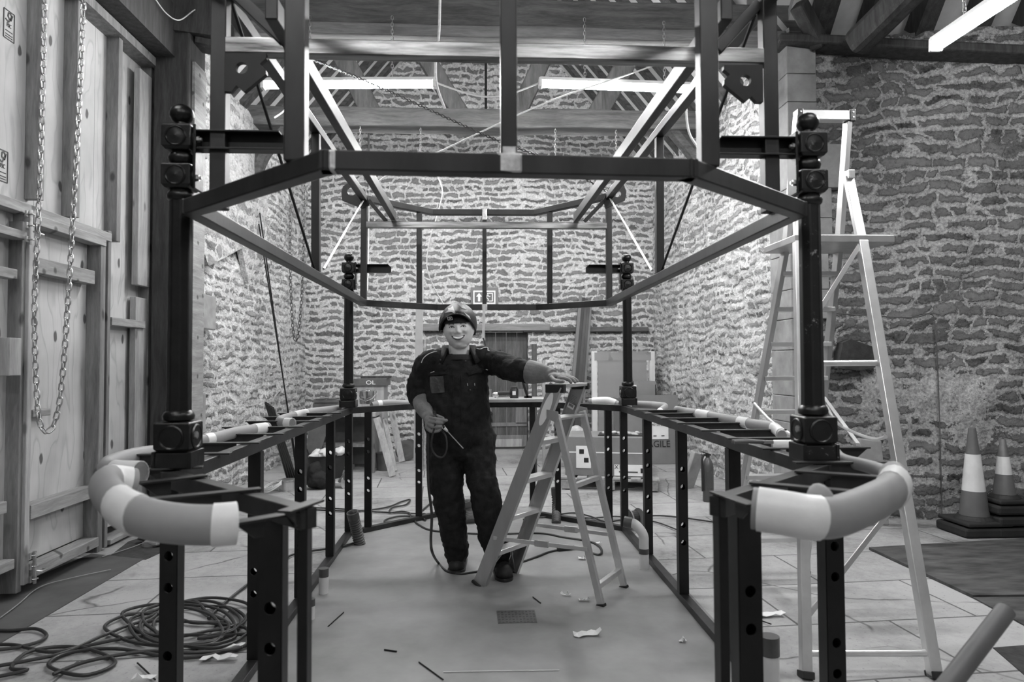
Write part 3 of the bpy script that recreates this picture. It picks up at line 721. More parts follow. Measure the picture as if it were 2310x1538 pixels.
# angle-iron end posts at the opening
for e, s in ((E_, 1), (E2, -1)):
    mb = MB(); mb.b2((e.x-.012,e.y-.02,0), (e.x+.012,e.y+.03,ZC-.0)); mb.build('end_post', m_leg, ct, bevel=.002)
# T-brackets crossing the rail (top flange, web below, splayed outer end)
def tbar(i, o, name='cross_bracket'):
    i, o = V(i), V(o); d = (o-i).normalized(); x = d.cross(V((0,0,1))).normalized()
    mb = MB(); mb.bar(i, o, .036, .006)
    a, b_ = i+d*.10, o
    mb.prism([(0,0),((b_-a).length,0),((b_-a).length-.05,-.042),(0,-.042)], a-x*.003, d, V((0,0,1)), x*.006)
    return mb.build(name, m_rail, ct, bevel=.001)
ZT = ZC+.006
for ii, oo in (((588,1102),(326,1127)),((463,1072),(312,1090)),((458,1053),(322,1059))): tbar(atz(*ii, ZT), atz(*oo, ZT-.0))
for py, px in ((1022,548),(998,614),(978,667),(962,707),(949,743),(939,770),(931,793)):
    P = atz(px, py, ZT); tbar((-1.02, P.y, ZT), (-1.45, P.y, ZT))
for ii, oo in (((1614,1109),(1700,1140)),((1693,1088),(1965,1112)),((1794,1062),(1990,1076)),((1791,1043),(1995,1041))): tbar(atz(*ii, ZT), atz(*oo, ZT))
tbar(atz(718,1128,ZT), atz(640,1155,ZT)); tbar(V((E_.x,E_.y-.0,ZC-.01)), atz(525,1180,ZC-.01))
for py, px in ((1012,1689),(989,1612),(971,1552),(955,1504),(944,1465),(933,1432),(926,1406)):
    P = atz(px, py, ZT); tbar((1.02, P.y, ZT), (1.45, P.y, ZT))
# ================================================================ CAST-IRON COLUMNS
def column(x, y, label, side, blen, bside=1, worn=False):
    m_cast = m_castr if worn else globals()['m_cast']; t = thing('cast_iron_column', (x, y, ZC+.005), label, 'column'); z = ZC+.005; H = 1.207/790
    zz = lambda py: z+(1045-py)*H
    mb = MB(); mb.lathe([(.0,zz(930)),(.040,zz(930)),(.039,zz(900)),(.037,zz(470)),(.037,zz(458)),(.0,zz(458))], (x,y,0), 8); mb.build('shaft', m_cast, t, bevel=.004)
    mb = MB()
    mb.lathe([(.036,zz(945)),(.048,zz(942)),(.050,zz(934)),(.046,zz(927)),(.037,zz(922))], (x,y,0), 24)
    mb.lathe([(.034,zz(466)),(.043,zz(460)),(.045,zz(453)),(.040,zz(446)),(.034,zz(441))], (x,y,0), 24)
    mb.lathe([(.028,zz(386)),(.038,zz(380)),(.042,zz(371)),(.038,zz(362)),(.028,zz(357))], (x,y,0), 24)
    mb.build('collar', m_cast, t, smooth=True, flat=50)
    def blk(y0, y1, w_, name='square_block'):
        mb = MB(); mb.lathe([(w_*.40,zz(y0)),(w_*.5,zz(y0)+.012),(w_*.5,zz(y1)-.004),(w_*.46,zz(y1))], (x,y,0), 4, sq=True)
        o = mb.build(name, m_cast, t, bevel=.004)
        c = (zz(y0)+zz(y1))/2; mb = MB()
        for dx, dy in ((0,-1),(0,1),(1,0),(-1,0)):
            ax = V((dx,dy,0)); P = V((x,y,c))+ax*(w_*.5-.004)
            mb.lathe([(.0,.0),(w_*.36,.0),(w_*.36,.006),(w_*.32,.009),(w_*.29,.006),(w_*.12,.007),(.0,.009)], P, 20, axis=ax)
        mb.build('roundel', m_cast, o, smooth=True); return o
    blk(440, 387, .095); blk(356, 301, .095); blk(1010, 946, .115, 'base_block')
    mb = MB(); mb.lathe([(.052,zz(1045)),(.055,zz(1044)),(.053,zz(1011)),(.045,zz(1009))], (x,y,0), 4, sq=True)
    for s in (-1,1): mb.b2((x+s*.0575-.006,y-.0575,zz(1045)), (x+s*.0575+.006,y+.0575,zz(1008)))
    mb.build('base', m_cast, t, bevel=.003)
    mb = MB(); mb.lathe([(.030,zz(302)),(.030,zz(299)),(.022,zz(296)),(.021,zz(292)),(.030,zz(287)),(.038,zz(278)),(.039,zz(270)),(.034,zz(260)),(.022,zz(253)),(.008,zz(251)),(.006,zz(249)),(0,zz(249))], (x,y,0), 28); mb.build('ball_finial', m_cast, t, smooth=True)
    # side plate with bolts, and the channel bracket
    s = side
    mb = MB(); mb.b2((x+s*.048, y-.03, zz(440)), (x+s*.058, y+.04, zz(298))); pl = mb.build('side_plate', m_cast, t, bevel=.002)
    mb = MB()
    for py in (330, 415): mb.lathe([(0,0),(.011,0),(.011,.008),(.006,.008),(.006,.016),(0,.016)], (x+s*.058,y-.016,zz(py)), 6, axis=(s,0,0))
    mb.lathe([(0,0),(.012,0),(.012,.012),(0,.012)], (x+s*.0575,y-.02,zz(975)), 6, axis=(s,0,0)); mb.build('bolt', m_gal, pl)
    x0, x1 = x+s*.058, x+s*(.058+blen); mb = MB(); zt_, zb_ = zz(308), zz(352)
    mb.prism([(x0,zb_),(x1,zb_),(x1,zt_-.02),(x1-s*.02,zt_),(x0,zt_)], (0,y+.02,0), (1,0,0), (0,0,1), (0,.006,0))
    mb.b2((x0,y-.02,zt_-.006), (x1-s*.02,y+.025,zt_)); mb.b2((x0,y-.025,zb_), (x1,y+.025,zb_+.006)); mb.build('channel_bracket', m_leg, t, bevel=.001)
    return t
column(-1.075, 2.36, 'black cast iron column with ball finial at the front left of the counter', 1, .29)
column(1.085, 2.36, 'black cast iron column with flaking paint at the front right of the counter', -1, .28, worn=True)
column(-1.09, 5.50, 'small far cast iron column at the back left corner of the counter', 1, .27)
column(1.125, 5.50, 'small far cast iron column at the back right corner of the counter', -1, .27)
# ================================================================ PIPE FOAM on the counter edge
def foam(pts, r, label, tapes=(), name='pipe_foam', Y=None, z=None, flat=.8, k=8):
    P = []
    for q in pts: P.append(at(q[0], q[1], q[2]) if len(q) == 3 else atz(q[0], q[1], z))
    S = spline(P, k); mb = MB(); n = len(S)
    rr = [r*(1+.06*noise.noise(s*5)) for s in S]
    mb.tube(S, rr, 16, sx=flat); t = mb.build(name, m_foam, smooth=True, flat=60); tag(t, label, 'pipe foam')
    for a, b_ in tapes:
        i0, i1 = int(a*(n-1)), max(int(a*(n-1))+1, int(b_*(n-1))); Q = S[i0:i1+1]
        if len(Q) < 2: continue
        mb = MB(); mb.tube(Q, [x*1.045+.001 for x in rr[i0:i1+1]], 16, sx=flat); o = mb.build('tape_band', m_tape, None, smooth=True)
        off = o.location-t.location; o.parent = t; o.location = off
    # dark bore at the cut ends
    return t
foam([(532,1180,1.60),(480,1184,1.58),(413,1182,1.58),(345,1172,1.60),(285,1150,1.66),(248,1118,1.78),(236,1096,1.9),(250,1088,2.0),(300,1093,2.05)], .046,
     'thick grey pipe foam banded with white tape round the front left counter end', ((.0,.13),(.44,.56),(.86,.98)))
foam([(318,1066,2.25),(270,1064,2.3),(243,1060,2.4),(248,1048,2.55),(300,1032,2.7),(365,1022,2.85)], .036, 'crooked length of pipe foam on the left counter edge behind the front loop', ((.02,.25),))
foam([(400,1006,3.0),(470,992,3.2),(530,976,3.45),(604,964,3.85)], .028, 'pale pipe foam on the left counter edge beside the front left column', ((.3,.4),(.85,.98)))
foam([(660,955,4.1),(632,952,4.2),(640,945,4.4),(690,932,4.9),(745,924,5.4),(785,920,5.7)], .03, 'pipe foam on the left counter edge before the back left column', ((.0,.12),(.5,.6)))
foam([(838,914,6.0),(870,909,6.1),(920,910,6.2)], .03, 'short pipe foam on the back counter edge left of the man', ((.3,.4),))
foam([(1698,1146,1.63),(1764,1156,1.60),(1825,1166,1.58),(1880,1166,1.60),(1940,1146,1.66),(1995,1118,1.76),(2018,1096,1.86),(2015,1078,1.95)], .05,
     'thick grey pipe foam with a taped end round the front right counter end', ((.05,.34),(.80,.9)))
foam([(2018,1072,2.0),(1960,1052,2.2),(1900,1036,2.35),(1880,1012,2.55),(1868,998,2.7)], .022, 'thin bent pipe foam crossing the right counter edge behind the front loop', ())
foam([(1742,1006,2.9),(1790,1006,2.85)], .024, 'stub of white-taped pipe foam beside the front right column', ((.2,.95),))
foam([(1764,983,3.2),(1745,965,3.4),(1690,955,3.7),(1630,943,4.1),(1560,930,4.6),(1526,924,4.9)], .028, 'long pipe foam along the right counter edge', ((.05,.2),(.42,.48),(.68,.75)))
foam([(1510,938,4.95),(1488,930,5.0),(1500,918,5.2),(1480,914,5.4),(1430,912,5.6)], .03, 'curled pipe foam on the right counter edge by the back right column', ((.1,.3),))
foam([(1395,912,5.95),(1370,903,6.0),(1330,905,6.1)], .028, 'short white-wrapped pipe foam on the back counter edge right of the ladder', ((.2,.9),))
mb = MB(); P = atz(1868,1166,1.0); mb.ell(at(1852,1132,1.62), (.032,.032,.045), rot=Matrix.Rotation(-.25,3,'Y')); tag(mb.build('foam_offcut', m_foam, smooth=True), 'rounded lump of foam on top of the front right foam loop', 'foam')
# ================================================================ CHAINS AND ROPES
ch = chain('hanging_chain', spline([at(102,-40,3.3),at(96,200,3.3),at(88,460,3.3),at(78,700,3.3),at(84,900,3.3),at(92,958,3.3),at(105,972,3.32),at(122,955,3.34),at(138,880,3.35),at(152,700,3.35),at(165,480,3.35),at(180,200,3.35),at(190,-40,3.35)],10), .0335, .0036, m_gal)
tag(ch, 'bright galvanised chain hanging in a long loop before the plywood doors', 'chain')
ch = chain('hanging_chain', spline([at(652,250,7.2),at(655,450,7.2),at(655,600,7.2),at(660,730,7.2),at(668,768,7.2),at(676,730,7.2),at(684,600,7.2),at(688,400,7.2),at(692,200,7.2)],6), .035, .0042, m_dchain)
tag(ch, 'thin dull chain hanging in a loop by the left stone wall', 'chain')
ch = chain('hanging_chain', spline([at(700,132,5.9),at(830,185,5.7),at(1000,262,5.6),at(1130,320,5.5),at(1250,365,5.45),at(1370,432,5.42)],8), .026, .004, m_dchain)
tag(ch, 'dark chain slung diagonally from the roof to the far end of the canopy frame', 'chain')
def rope(pts, r, mat, name, label, cat='rope', k=8): mb = MB(); mb.tube(spline([at(*q) for q in pts], k), r, 8); return tag(mb.build(name, mat, smooth=True), label, cat)
rope([(993,-20,4.6),(990,80,4.6),(983,130,4.6),(985,190,4.6),(1004,246,4.6)], .009, m_rope, 'hanging_rope', 'thick white rope hanging from the roof left of the middle post')
rope([(1740,-10,2.6),(1660,80,3.4),(1590,150,4.2),(1560,190,4.6),(1548,230,4.6),(1555,300,4.6),(1585,345,4.6)], .008, m_rope, 'hanging_rope', 'white rope looping down beside the right end of the tube light')
rope([(830,430,5.4),(880,392,5.5),(985,345,5.6),(1240,228,5.8),(1480,145,6.0),(1640,60,6.0)], .007, m_rope, 'lifting_strop', 'taut pale strap rising to the right from the far left of the canopy')
rope([(985,345,5.6),(984,370,5.9),(985,392,6.3),(998,430,6.3),(988,480,6.3),(970,540,6.3),(963,600,6.3),(980,650,6.3),(1003,690,6.3)], .006, m_white, 'hanging_cable', 'thin wavy white cable hanging above the man', 'cable')
rope([(345,-10,5.5),(375,30,5.6),(405,45,5.7),(440,22,5.9),(470,14,6.0)], .005, m_white, 'ceiling_cable', 'thin white cable drooping below the dark beam at top left', 'cable')
rope([(620,265,7.0),(645,245,7.2),(665,205,7.4),(700,260,7.6),(712,345,7.8)], .009, m_white, 'ceiling_cable', 'white cable running along the left wall top under the rafters', 'cable')
rope([(832,302,10.86),(832,480,10.86),(829,655,10.86)], .014, m_gal, 'steel_conduit', 'upright thin steel conduit on the gable wall left of centre', 'pipe')
# ================================================================ LADDERS
def lerp3(a, b, t): return V(a).lerp(V(b), t)
lad = thing('stepladder', (.35, 4.2, 0), 'short aluminium stepladder the man rests his hand on, white oval sticker on its side', 'stepladder')
LA, LB, LC, LD = fl(1079,1322), fl(1157,1292), fl(1357,1368), fl(1408,1326)
T1 = at(1254,868,3.99); T2 = at(1311,864,4.27)
nrm = (LB-LA).normalized()
def lbar(p, q, w_, h_, name, m=m_alu, up=nrm, par=None, bev=.003): mb = MB(); mb.bar(p, q, w_, h_, up=up); return mb.build(name, m, par or lad, bevel=bev)
H_ = T1.z
def channel(p, q, w_, dpt, n, name, mat, par, th=.004, inward=1):
    mb = MB(); d = (q-p).normalized(); x = d.cross(n).normalized(); nn = x.cross(d).normalized()
    mb.bar(p, q, w_, th, up=n)
    for s in (-1, 1): mb.bar(p+x*s*(w_/2-th/2)+nn*inward*dpt/2, q+x*s*(w_/2-th/2)+nn*inward*dpt/2, th, dpt, up=n)
    return mb.build(name, mat, par, bevel=.001)
channel(LA, T1, .088, .025, nrm, 'stile', m_alu, lad, inward=1); channel(LB, T2, .088, .025, nrm, 'stile', m_alu, lad, inward=-1)
fwd = (LC-LA).normalized()
for z in (.21,.43,.66,.89):
    a, b_ = lerp3(LA, T1, z/H_), lerp3(LB, T2, z/T2.z); mb = MB(); mb.bar(a+nrm*.002, b_-nrm*.002, .085, .028, up=(0,0,1)); o = mb.build('tread', m_alub, lad, bevel=.003)
a, b_ = lerp3(LA, T1, .985), lerp3(LB, T2, .985)
mb = MB(); mb.bar(a+V((0,0,.012)), b_+V((0,0,.012)), .11, .02); mb.build('top_cap', m_alub, lad, bevel=.004)
mb = MB(); e = (b_-a).normalized(); mb.bar(a-e*.006+V((0,0,-.003)), a+e*.03+V((0,0,-.003)), .12, .05); mb.build('end_cap', m_blkplastic, lad, bevel=.004)
mb = MB(); mb.bar(b_-e*.012, b_+e*.012, .12, .04); mb.build('end_cap', m_blkplastic, lad, bevel=.004)
a, b_ = lerp3(LA, T1, .84), lerp3(LB, T2, .84); mb = MB(); mb.bar(a+fwd*.05, b_+fwd*.05, .12, .012); mb.build('back_plate', m_alu, lad, bevel=.002)
HA, HB = lerp3(LA,T1,.86)+fwd*.075, lerp3(LB,T2,.86)+fwd*.075
lbar(HA, LC, .042, .022, 'support_leg', m_alub); lbar(HB, LD, .042, .022, 'support_leg', m_alub)
for h_, s in ((HA,-1),(HB,1)):
    mb = MB(); d = fwd; mb.prism([(-.05,-.02),(.01,-.045),(.026,-.01),(.02,.02),(-.05,.03)], h_+nrm*s*.014, d, (0,0,1), nrm*s*.005); mb.build('hinge_plate', m_alu, lad)
for f, w_ in ((.10,.03),(.62,.028)):
    lbar(lerp3(LC, HA, f), lerp3(LD, HB, f), .03, w_, 'cross_bar', m_alub, up=(0,0,1))
for s0, l0 in ((at(1113,1213,4.22),at(1325,1239,3.9)),(at(1200,1182,4.5),at(1372,1205,4.2))):
    lbar(s0, l0, .024, .008, 'spreader_bar', m_alub); c = s0.lerp(l0,.53); mb = MB(); mb.bar(c-fwd*.045, c+fwd*.045, .038, .012, up=nrm); mb.build('spreader_joint', m_alu, lad, bevel=.004)
for a, b_ in ((lerp3(LA,T1,.02), lerp3(LA,T1,.16)+nrm*.13),(lerp3(LB,T2,.02), lerp3(LB,T2,.16)-nrm*.13)): lbar(a, b_, .014, .006, 'foot_brace', m_alub)
for p, q, w_ in ((LA,T1,.1),(LB,T2,.1),(LC,HA,.05),(LD,HB,.05)):
    d = (q-p).normalized(); lbar(p-d*.0, p+d*.016, w_, .034, 'rubber_foot', m_rubber)
# stickers on the near stile
c = lerp3(LA,T1,.885)-nrm*.0035; d = (T1-LA).normalized(); x = d.cross(nrm).normalized()
mb = MB(); mb.prism([(.026*math.cos(2*PI*k/24), .105*math.sin(2*PI*k/24)) for k in range(24)], c, x, d, -nrm*.001); mb.build('oval_sticker', m_label, lad)
c = lerp3(LB,T2,.885)-nrm*.024; mb = MB(); mb.bar(c-d*.015, c+d*.015, .05, .002, up=nrm); st = mb.build('barcode_sticker', m_label, lad)
mb = MB()
for k in range(9): mb.bar(c-nrm*.0015+x*(-.016+k*.004)-d*.004, c-nrm*.0015+x*(-.016+k*.004)+d*.012, .0014+.001*(k % 2), .001, up=nrm)
for k in range(5): mb.bar(c-nrm*.0015+d*(.03+k*.009)-x*.02, c-nrm*.0015+d*(.03+k*.009)+x*.02, .001, .001, up=nrm)
mb.build('printed_lines', m_ink, st)
# tall platform ladder
pl = thing('platform_ladder', (1.75, 3.7, 0), 'tall aluminium platform stepladder standing on the right before the stone wall', 'stepladder')
Yt = 3.85
SL = [fl(1640,1296), at(1774,548,3.93), at(1799,262,Yt)]; SR = [fl(1815,1292), at(1893,548,3.93), at(1912,276,Yt)]
back = V((0,-1,0))
def pbar(p, q, w_, h_, name, m=m_alu, up=(1,0,0), bev=.003): mb = MB(); mb.bar(p, q, w_, h_, up=up); return mb.build(name, m, pl, bevel=bev)
for S_ in (SL, SR):
    for a, b_ in zip(S_, S_[1:]): pbar(a, b_, .06, .028, 'stile')
for k in range(9):
    z = .235+.205*k; t = z/SL[1].z
    if z > SL[1].z-.1: break
    a, b_ = lerp3(SL[0],SL[1],t), lerp3(SR[0],SR[1],t); mb = MB(); mb.bar(a, b_, .08, .026); mb.build('tread', m_alub, pl, bevel=.003)
RRt, RLt = at(1914,400,3.75), at(1796,392,3.75)
RR, RL = fl(2110,1530), fl(1818,1530)
Rm, Lm = at(1944,545,3.6), at(1800,545,3.6)
pbar(RRt, Rm, .03, .05, 'rear_leg', m_alub); pbar(Rm, RR, .045, .05, 'rear_leg', m_alub); pbar(RLt, Lm, .03, .04, 'rear_leg', m_alub); pbar(Lm, RL, .04, .045, 'rear_leg', m_alub)
mb = MB(); mb.hexa([at(1768,553,3.95),at(1932,553,3.58),at(1932,553,3.58)+V((-.0,.36,0)),at(1768,553,3.95)+V((0,.05,0)),at(1768,530,3.95),at(1932,533,3.58),at(1932,533,3.58)+V((0,.36,0)),at(1768,530,3.95)+V((0,.05,0))])
mb2 = MB(); a, b_ = at(1786,540,3.62), at(1936,540,3.9); mb2.b2((a.x,3.58,a.z-.02), (b_.x+.02,3.98,a.z+.02)); mb2.build('platform', m_alu, pl, bevel=.004)
mb = MB()
for k in range(12): mb.b2((a.x+.012,3.60+k*.03,a.z+.02), (b_.x,3.612+k*.03,a.z+.026))
mb.build('platform_tread_ribs', m_alub, pl)
a, b_ = at(1805,262,Yt), at(1913,262,Yt); mb = MB(); mb.b2((a.x-.01,Yt-.03,a.z-.028), (b_.x+.01,Yt+.03,a.z+.028)); gd = mb.build('guard_tray', m_alub, pl, bevel=.004)
for x in (a.x-.012, b_.x+.012):
    mb = MB(); mb.b2((x-.016,Yt-.036,a.z-.036), (x+.016,Yt+.034,a.z+.034)); o = mb.build('corner_cap', m_blkplastic, gd, bevel=.004)
    mb = MB(); [mb.lathe([(0,0),(.005,0),(.005,.002),(0,.003)], (x,Yt-.036,a.z+s*.014), 10, axis=(0,-1,0)) for s in (-1,1)]; mb.build('screw', m_gal, o)
c = at(1916,395,3.74); mb = MB(); mb.box(c, (.035,.06,.05)); mb.build('hinge_block', m_alu, pl, bevel=.004)
for y0 in (845, 1125, 1476):
    f = (y0-545)/(1530-545); a, b_ = lerp3(Lm,RL,.0), lerp3(Rm,RR,.0)
    t = {845:.325,1125:.615,1476:.953}[y0]; mb = MB(); mb.tube([lerp3(Lm,RL,t), lerp3(Rm,RR,t)], .015, 12); mb.build('rear_rung', m_alub, pl, smooth=True)
for p, q in ((Rm, lerp3(Lm,RL,.27)),(lerp3(Rm,RR,.63), lerp3(Lm,RL,.89)),(at(1858,895,4.1), at(1935,1000,3.7))): pbar(p, q, .024, .006, 'diagonal_brace', m_alub, up=(0,1,0), bev=.001)
mb = MB(); mb.tube(spline([at(1860,905,4.15),at(1885,950,4.0),at(1920,972,3.7),at(1970,990,3.4),at(1998,985,3.25)],6), .009, 8); mb.build('spreader_bar', m_alub, pl, smooth=True)
mb = MB(); mb.tube(spline([at(1702,910,4.15),at(1740,950,3.9),at(1790,985,3.6),at(1808,1010,3.4)],6), .009, 8); mb.build('spreader_bar', m_alub, pl, smooth=True)
for p, q in ((SL[0],SL[1]),(SR[0],SR[1]),(RR,Rm),(RL,Lm)): d = (q-p).normalized(); pbar(p, p+d*.03, .07, .05, 'rubber_foot', m_rubber)
# ================================================================ THE MAN
PX = 4.55/FPX   # one image pixel at his distance, in metres
man = thing('person', (-.13, 4.5, 0), 'smiling person in black coverall and raised welding helmet, one gloved hand on the stepladder', 'person')
def limb(mb, pts, n=20, sx=1.0, k=5, up=V((0,1,0)), sc_=1.0, add=0):
    # pts: (px, py, Y, r_px)
    P = [at(q[0], q[1], q[2]) for q in pts]; S = spline(P, k); R_s = []
    for i in range(len(S)):
        t = i/k; a = min(int(t), len(pts)-1); b_ = min(a+1, len(pts)-1); f = t-a; f = f*f*(3-2*f)
        R_s.append(max(.004, ((pts[a][3]*(1-f)+pts[b_][3]*f)*PX)*sc_+add))
    mb.tube(S, R_s, n, sx=sx, up=up)
    for e, r in ((S[0], R_s[0]), (S[-1], R_s[-1])): mb.ell(e, (r*.98*min(sx,1.0),r*.98*1.0,r*.6), nu=14, nv=8)
TOR = [(1040,1012,4.56,50),(1039,985,4.56,58),(1034,955,4.54,58),(1030,920,4.52,58),(1030,880,4.52,55),(1032,845,4.52,52),(1034,818,4.54,42),(1036,806,4.55,31),(1036,798,4.56,20)]
LL = [(1003,985,4.56,42),(1003,1030,4.56,41),(1005,1075,4.55,39),(1012,1130,4.55,34),(1021,1180,4.57,31),(1024,1212,4.58,29),(1030,1240,4.6,27),(1030,1262,4.62,22)]
RL_ = [(1076,985,4.56,43),(1080,1030,4.54,38),(1086,1075,4.5,34),(1098,1130,4.47,34),(1107,1180,4.48,32),(1112,1215,4.5,30),(1120,1240,4.5,28),(1127,1270,4.5,22)]
AL = [(1014,806,4.54,20),(990,809,4.53,25),(966,822,4.53,28),(949,850,4.55,27),(942,882,4.57,25),(945,898,4.53,23),(952,909,4.49,18)]
AR = [(1058,804,4.54,20),(1082,806,4.53,26),(1104,813,4.52,29),(1132,823,4.45,29),(1160,834,4.38,28),(1182,838,4.33,26),(1196,839,4.30,23)]
cov = MB(); limb(cov, TOR, sx=1.30); limb(cov, LL); limb(cov, RL_); limb(cov, AL); limb(cov, AR)
def rough(mb, amp, f, seed=0):
    for i, v in enumerate(mb.v):
        q = v*f; q.z *= .9; mb.v[i] = v + V((noise.noise(q+V((seed,0,0))), noise.noise(q+V((0,seed+9,0))), noise.noise(q+V((0,0,seed+5)))*.5))*amp
rough(cov, .006, 14)
# fabric bunched above the boots
for cx, cy, Y, r in ((1028,1228,4.59,31),(1031,1249,4.61,28),(1116,1226,4.5,31),(1123,1250,4.5,29)):
    mb_p = at(cx, cy, Y); cov.ell(mb_p, (r*PX,r*PX,.022))
coverall = cov.build('coverall', m_cloth, man, remesh=.011, sm=2)
tx = bpy.data.textures.new('folds', 'CLOUDS'); tx.noise_scale = .075; tx.noise_depth = 2
m_ = coverall.modifiers.new('folds', 'DISPLACE'); m_.texture = tx; m_.strength = .028; m_.mid_level = .5; m_.texture_coords = 'LOCAL'
tx2 = bpy.data.textures.new('creases', 'CLOUDS'); tx2.noise_scale = .028; tx2.noise_depth = 1
m_ = coverall.modifiers.new('creases', 'DISPLACE'); m_.texture = tx2; m_.strength = .012; m_.mid_level = .5; m_.texture_coords = 'LOCAL'
bd = MB(); limb(bd, TOR, sx=1.3, sc_=.88); limb(bd, LL, sc_=.7); limb(bd, RL_, sc_=.7); limb(bd, AL, sc_=.7); limb(bd, AR, sc_=.7)
# head, sculpted as a displaced ellipsoid
HC = at(1035,744,4.46); HR = Matrix.Rotation(math.radians(-4), 3, 'Y') @ Matrix.Rotation(math.radians(-3), 3, 'Z') @ Matrix.Rotation(math.radians(3), 3, 'X')
def ga(x, z, cx, cz, sx_, sz_): return math.exp(-((x-cx)/sx_)**2-((z-cz)/sz_)**2)
def facepoint(x, z):   # front surface (local) of the face at x,z
    c = .128; tz = max(-1, min(1, z/c)); a = .090*(1-.16*max(0,-tz)**2.6); w2 = max(0, (1-abs(tz)**(2.0 if tz > 0 else 2.5))-(x/a)**2)
    y = -.102*(math.sqrt(w2) if w2 > 0 else 0)
    d = 0
    d += .020*ga(x,z,0,-.011,.013,.012)+.011*ga(x,z,0,.010,.009,.020)+.009*(ga(x,z,.016,-.017,.008,.008)+ga(x,z,-.016,-.017,.008,.008))
    d -= .010*(ga(x,z,.037,.022,.016,.010)+ga(x,z,-.037,.022,.016,.010))
    d += .006*(ga(x,z,.030,.042,.022,.008)+ga(x,z,-.030,.042,.022,.008))
    d += .016*(ga(x,z,.050,-.008,.020,.015)+ga(x,z,-.050,-.008,.020,.015))
    d -= .006*(ga(x,z,.044,-.034,.006,.012)+ga(x,z,-.044,-.034,.006,.012)+ga(x,z,.030,-.020,.006,.008)+ga(x,z,-.030,-.020,.006,.008))
    d += .007*ga(x,z,0,-.056,.03,.018) - .006*ga(x,z,0,-.080,.024,.006) + .010*ga(x,z,0,-.100,.022,.014)
    d -= .006*ga(x,z-.35*abs(x)*abs(x)*40*.02,0,-.056,.026,.0045)
    return V((x, y-d, z))
hd = MB(); NU, NV_ = 120, 110; base = 0
for j in range(NV_+1):
    ph = PI*j/NV_; cz = math.cos(ph); z = .128*cz
    for i in range(NU):
        th = 2*PI*i/NU; a = .090*(1-.16*max(0,-cz)**2.6); sp = math.sqrt(max(0,1-abs(cz)**(2.0 if cz > 0 else 2.5))); x = a*sp*math.sin(th); y = -.102*sp*math.cos(th)
        if math.cos(th) > .05: fp = facepoint(x, z); dy = fp.y-(-.102*math.sqrt(max(0,sp*sp-(x/a)**2))); y += dy*min(1, (math.cos(th)-.05)*3)
        hd.v.append(HC + HR @ V((x, y, z)))
for j in range(NV_):
    for i in range(NU): hd.f.append((j*NU+i, j*NU+(i+1) % NU, (j+1)*NU+(i+1) % NU, (j+1)*NU+i))
bd.add(hd.v, hd.f)
for s in (-1, 1):  # ears
    bd.ell(HC+HR @ V((s*.089,.012,-.002)), (.010,.020,.032), rot=HR @ Matrix.Rotation(s*.35,3,'Z')); bd.ell(HC+HR @ V((s*.088,.006,-.026)), (.008,.010,.012))
bd.tube([HC+V((0,.02,-.07)), HC+V((0,.035,-.15)), at(1036,806,4.54)], [.066,.068,.085], 24)       # neck
bd.ell(HC+HR @ V((0,-.022,-.098)), (.050,.055,.028))  # full chin
body = bd.build('body', m_skin, man, remesh=.0048, sm=1)
def on_head(x, z, off=0): return HC+HR @ (facepoint(x, z)+V((0,-off,0)))
for s in (-1, 1):
    mb = MB(); mb.ell(HC+HR @ (facepoint(s*.037,.021)+V((0,.002,0))), (.0150,.005,.0045), rot=HR @ Matrix.Rotation(s*-.08,3,'Y')); ey = mb.build('eye', m_white, man, smooth=True, flat=0)
    mb = MB(); mb.ell(HC+HR @ (facepoint(s*.037,.021)+V((.001,-.002,0))), (.0062,.004,.0045), rot=HR); mb.build('iris', m_ink, ey, smooth=True, flat=0)
    mb = MB(); mb.tube([on_head(s*x, z, .0015) for x, z in ((.053,.018),(.046,.0255),(.036,.0275),(.027,.0245),(.020,.017))], .0028, 6); mb.build('eyelid', m_hair, man, smooth=True)
    mb = MB(); mb.tube([on_head(s*x, z, .001) for x, z in ((.056,.036),(.046,.043),(.033,.044),(.020,.039))], [.002,.0042,.0048,.003], 6); mb.build('eyebrow', m_hair, man, smooth=True)
sm_ = lambda x: -.052+.017*(x/.040)**2
mb = MB(); xs_ = [-.040+.00667*i for i in range(13)]
mb.tube([on_head(x, sm_(x), .001) for x in xs_], [.002+.0072*math.sqrt(max(0,1-(x/.0405)**2)) for x in xs_], 8); mo = mb.build('mouth', m_ink, man, smooth=True)
mb = MB(); xs2 = [-.032+.0064*i for i in range(11)]
mb.tube([on_head(x, sm_(x)+.001, .006) for x in xs2], [.002+.0048*math.sqrt(max(0,1-(x/.0325)**2)) for x in xs2], 8); mb.build('teeth', m_teeth, mo, smooth=True)
for dz, r in ((.0085,.0024),(-.0095,.0034)):
    mb = MB(); mb.tube([on_head(x, sm_(x)+dz*math.sqrt(max(0,1-(x/.041)**2)), .0025) for x in xs_], [r*.5+r*.6*math.sqrt(max(0,1-(x/.041)**2)) for x in xs_], 8); mb.build('lip', m_lip, man, smooth=True)
for s in (-1,1):
    mb = MB(); mb.ell(HC+HR @ V((s*.080,.025,.03)), (.012,.03,.035)); mb.build('short_hair', m_hair, man, smooth=True)
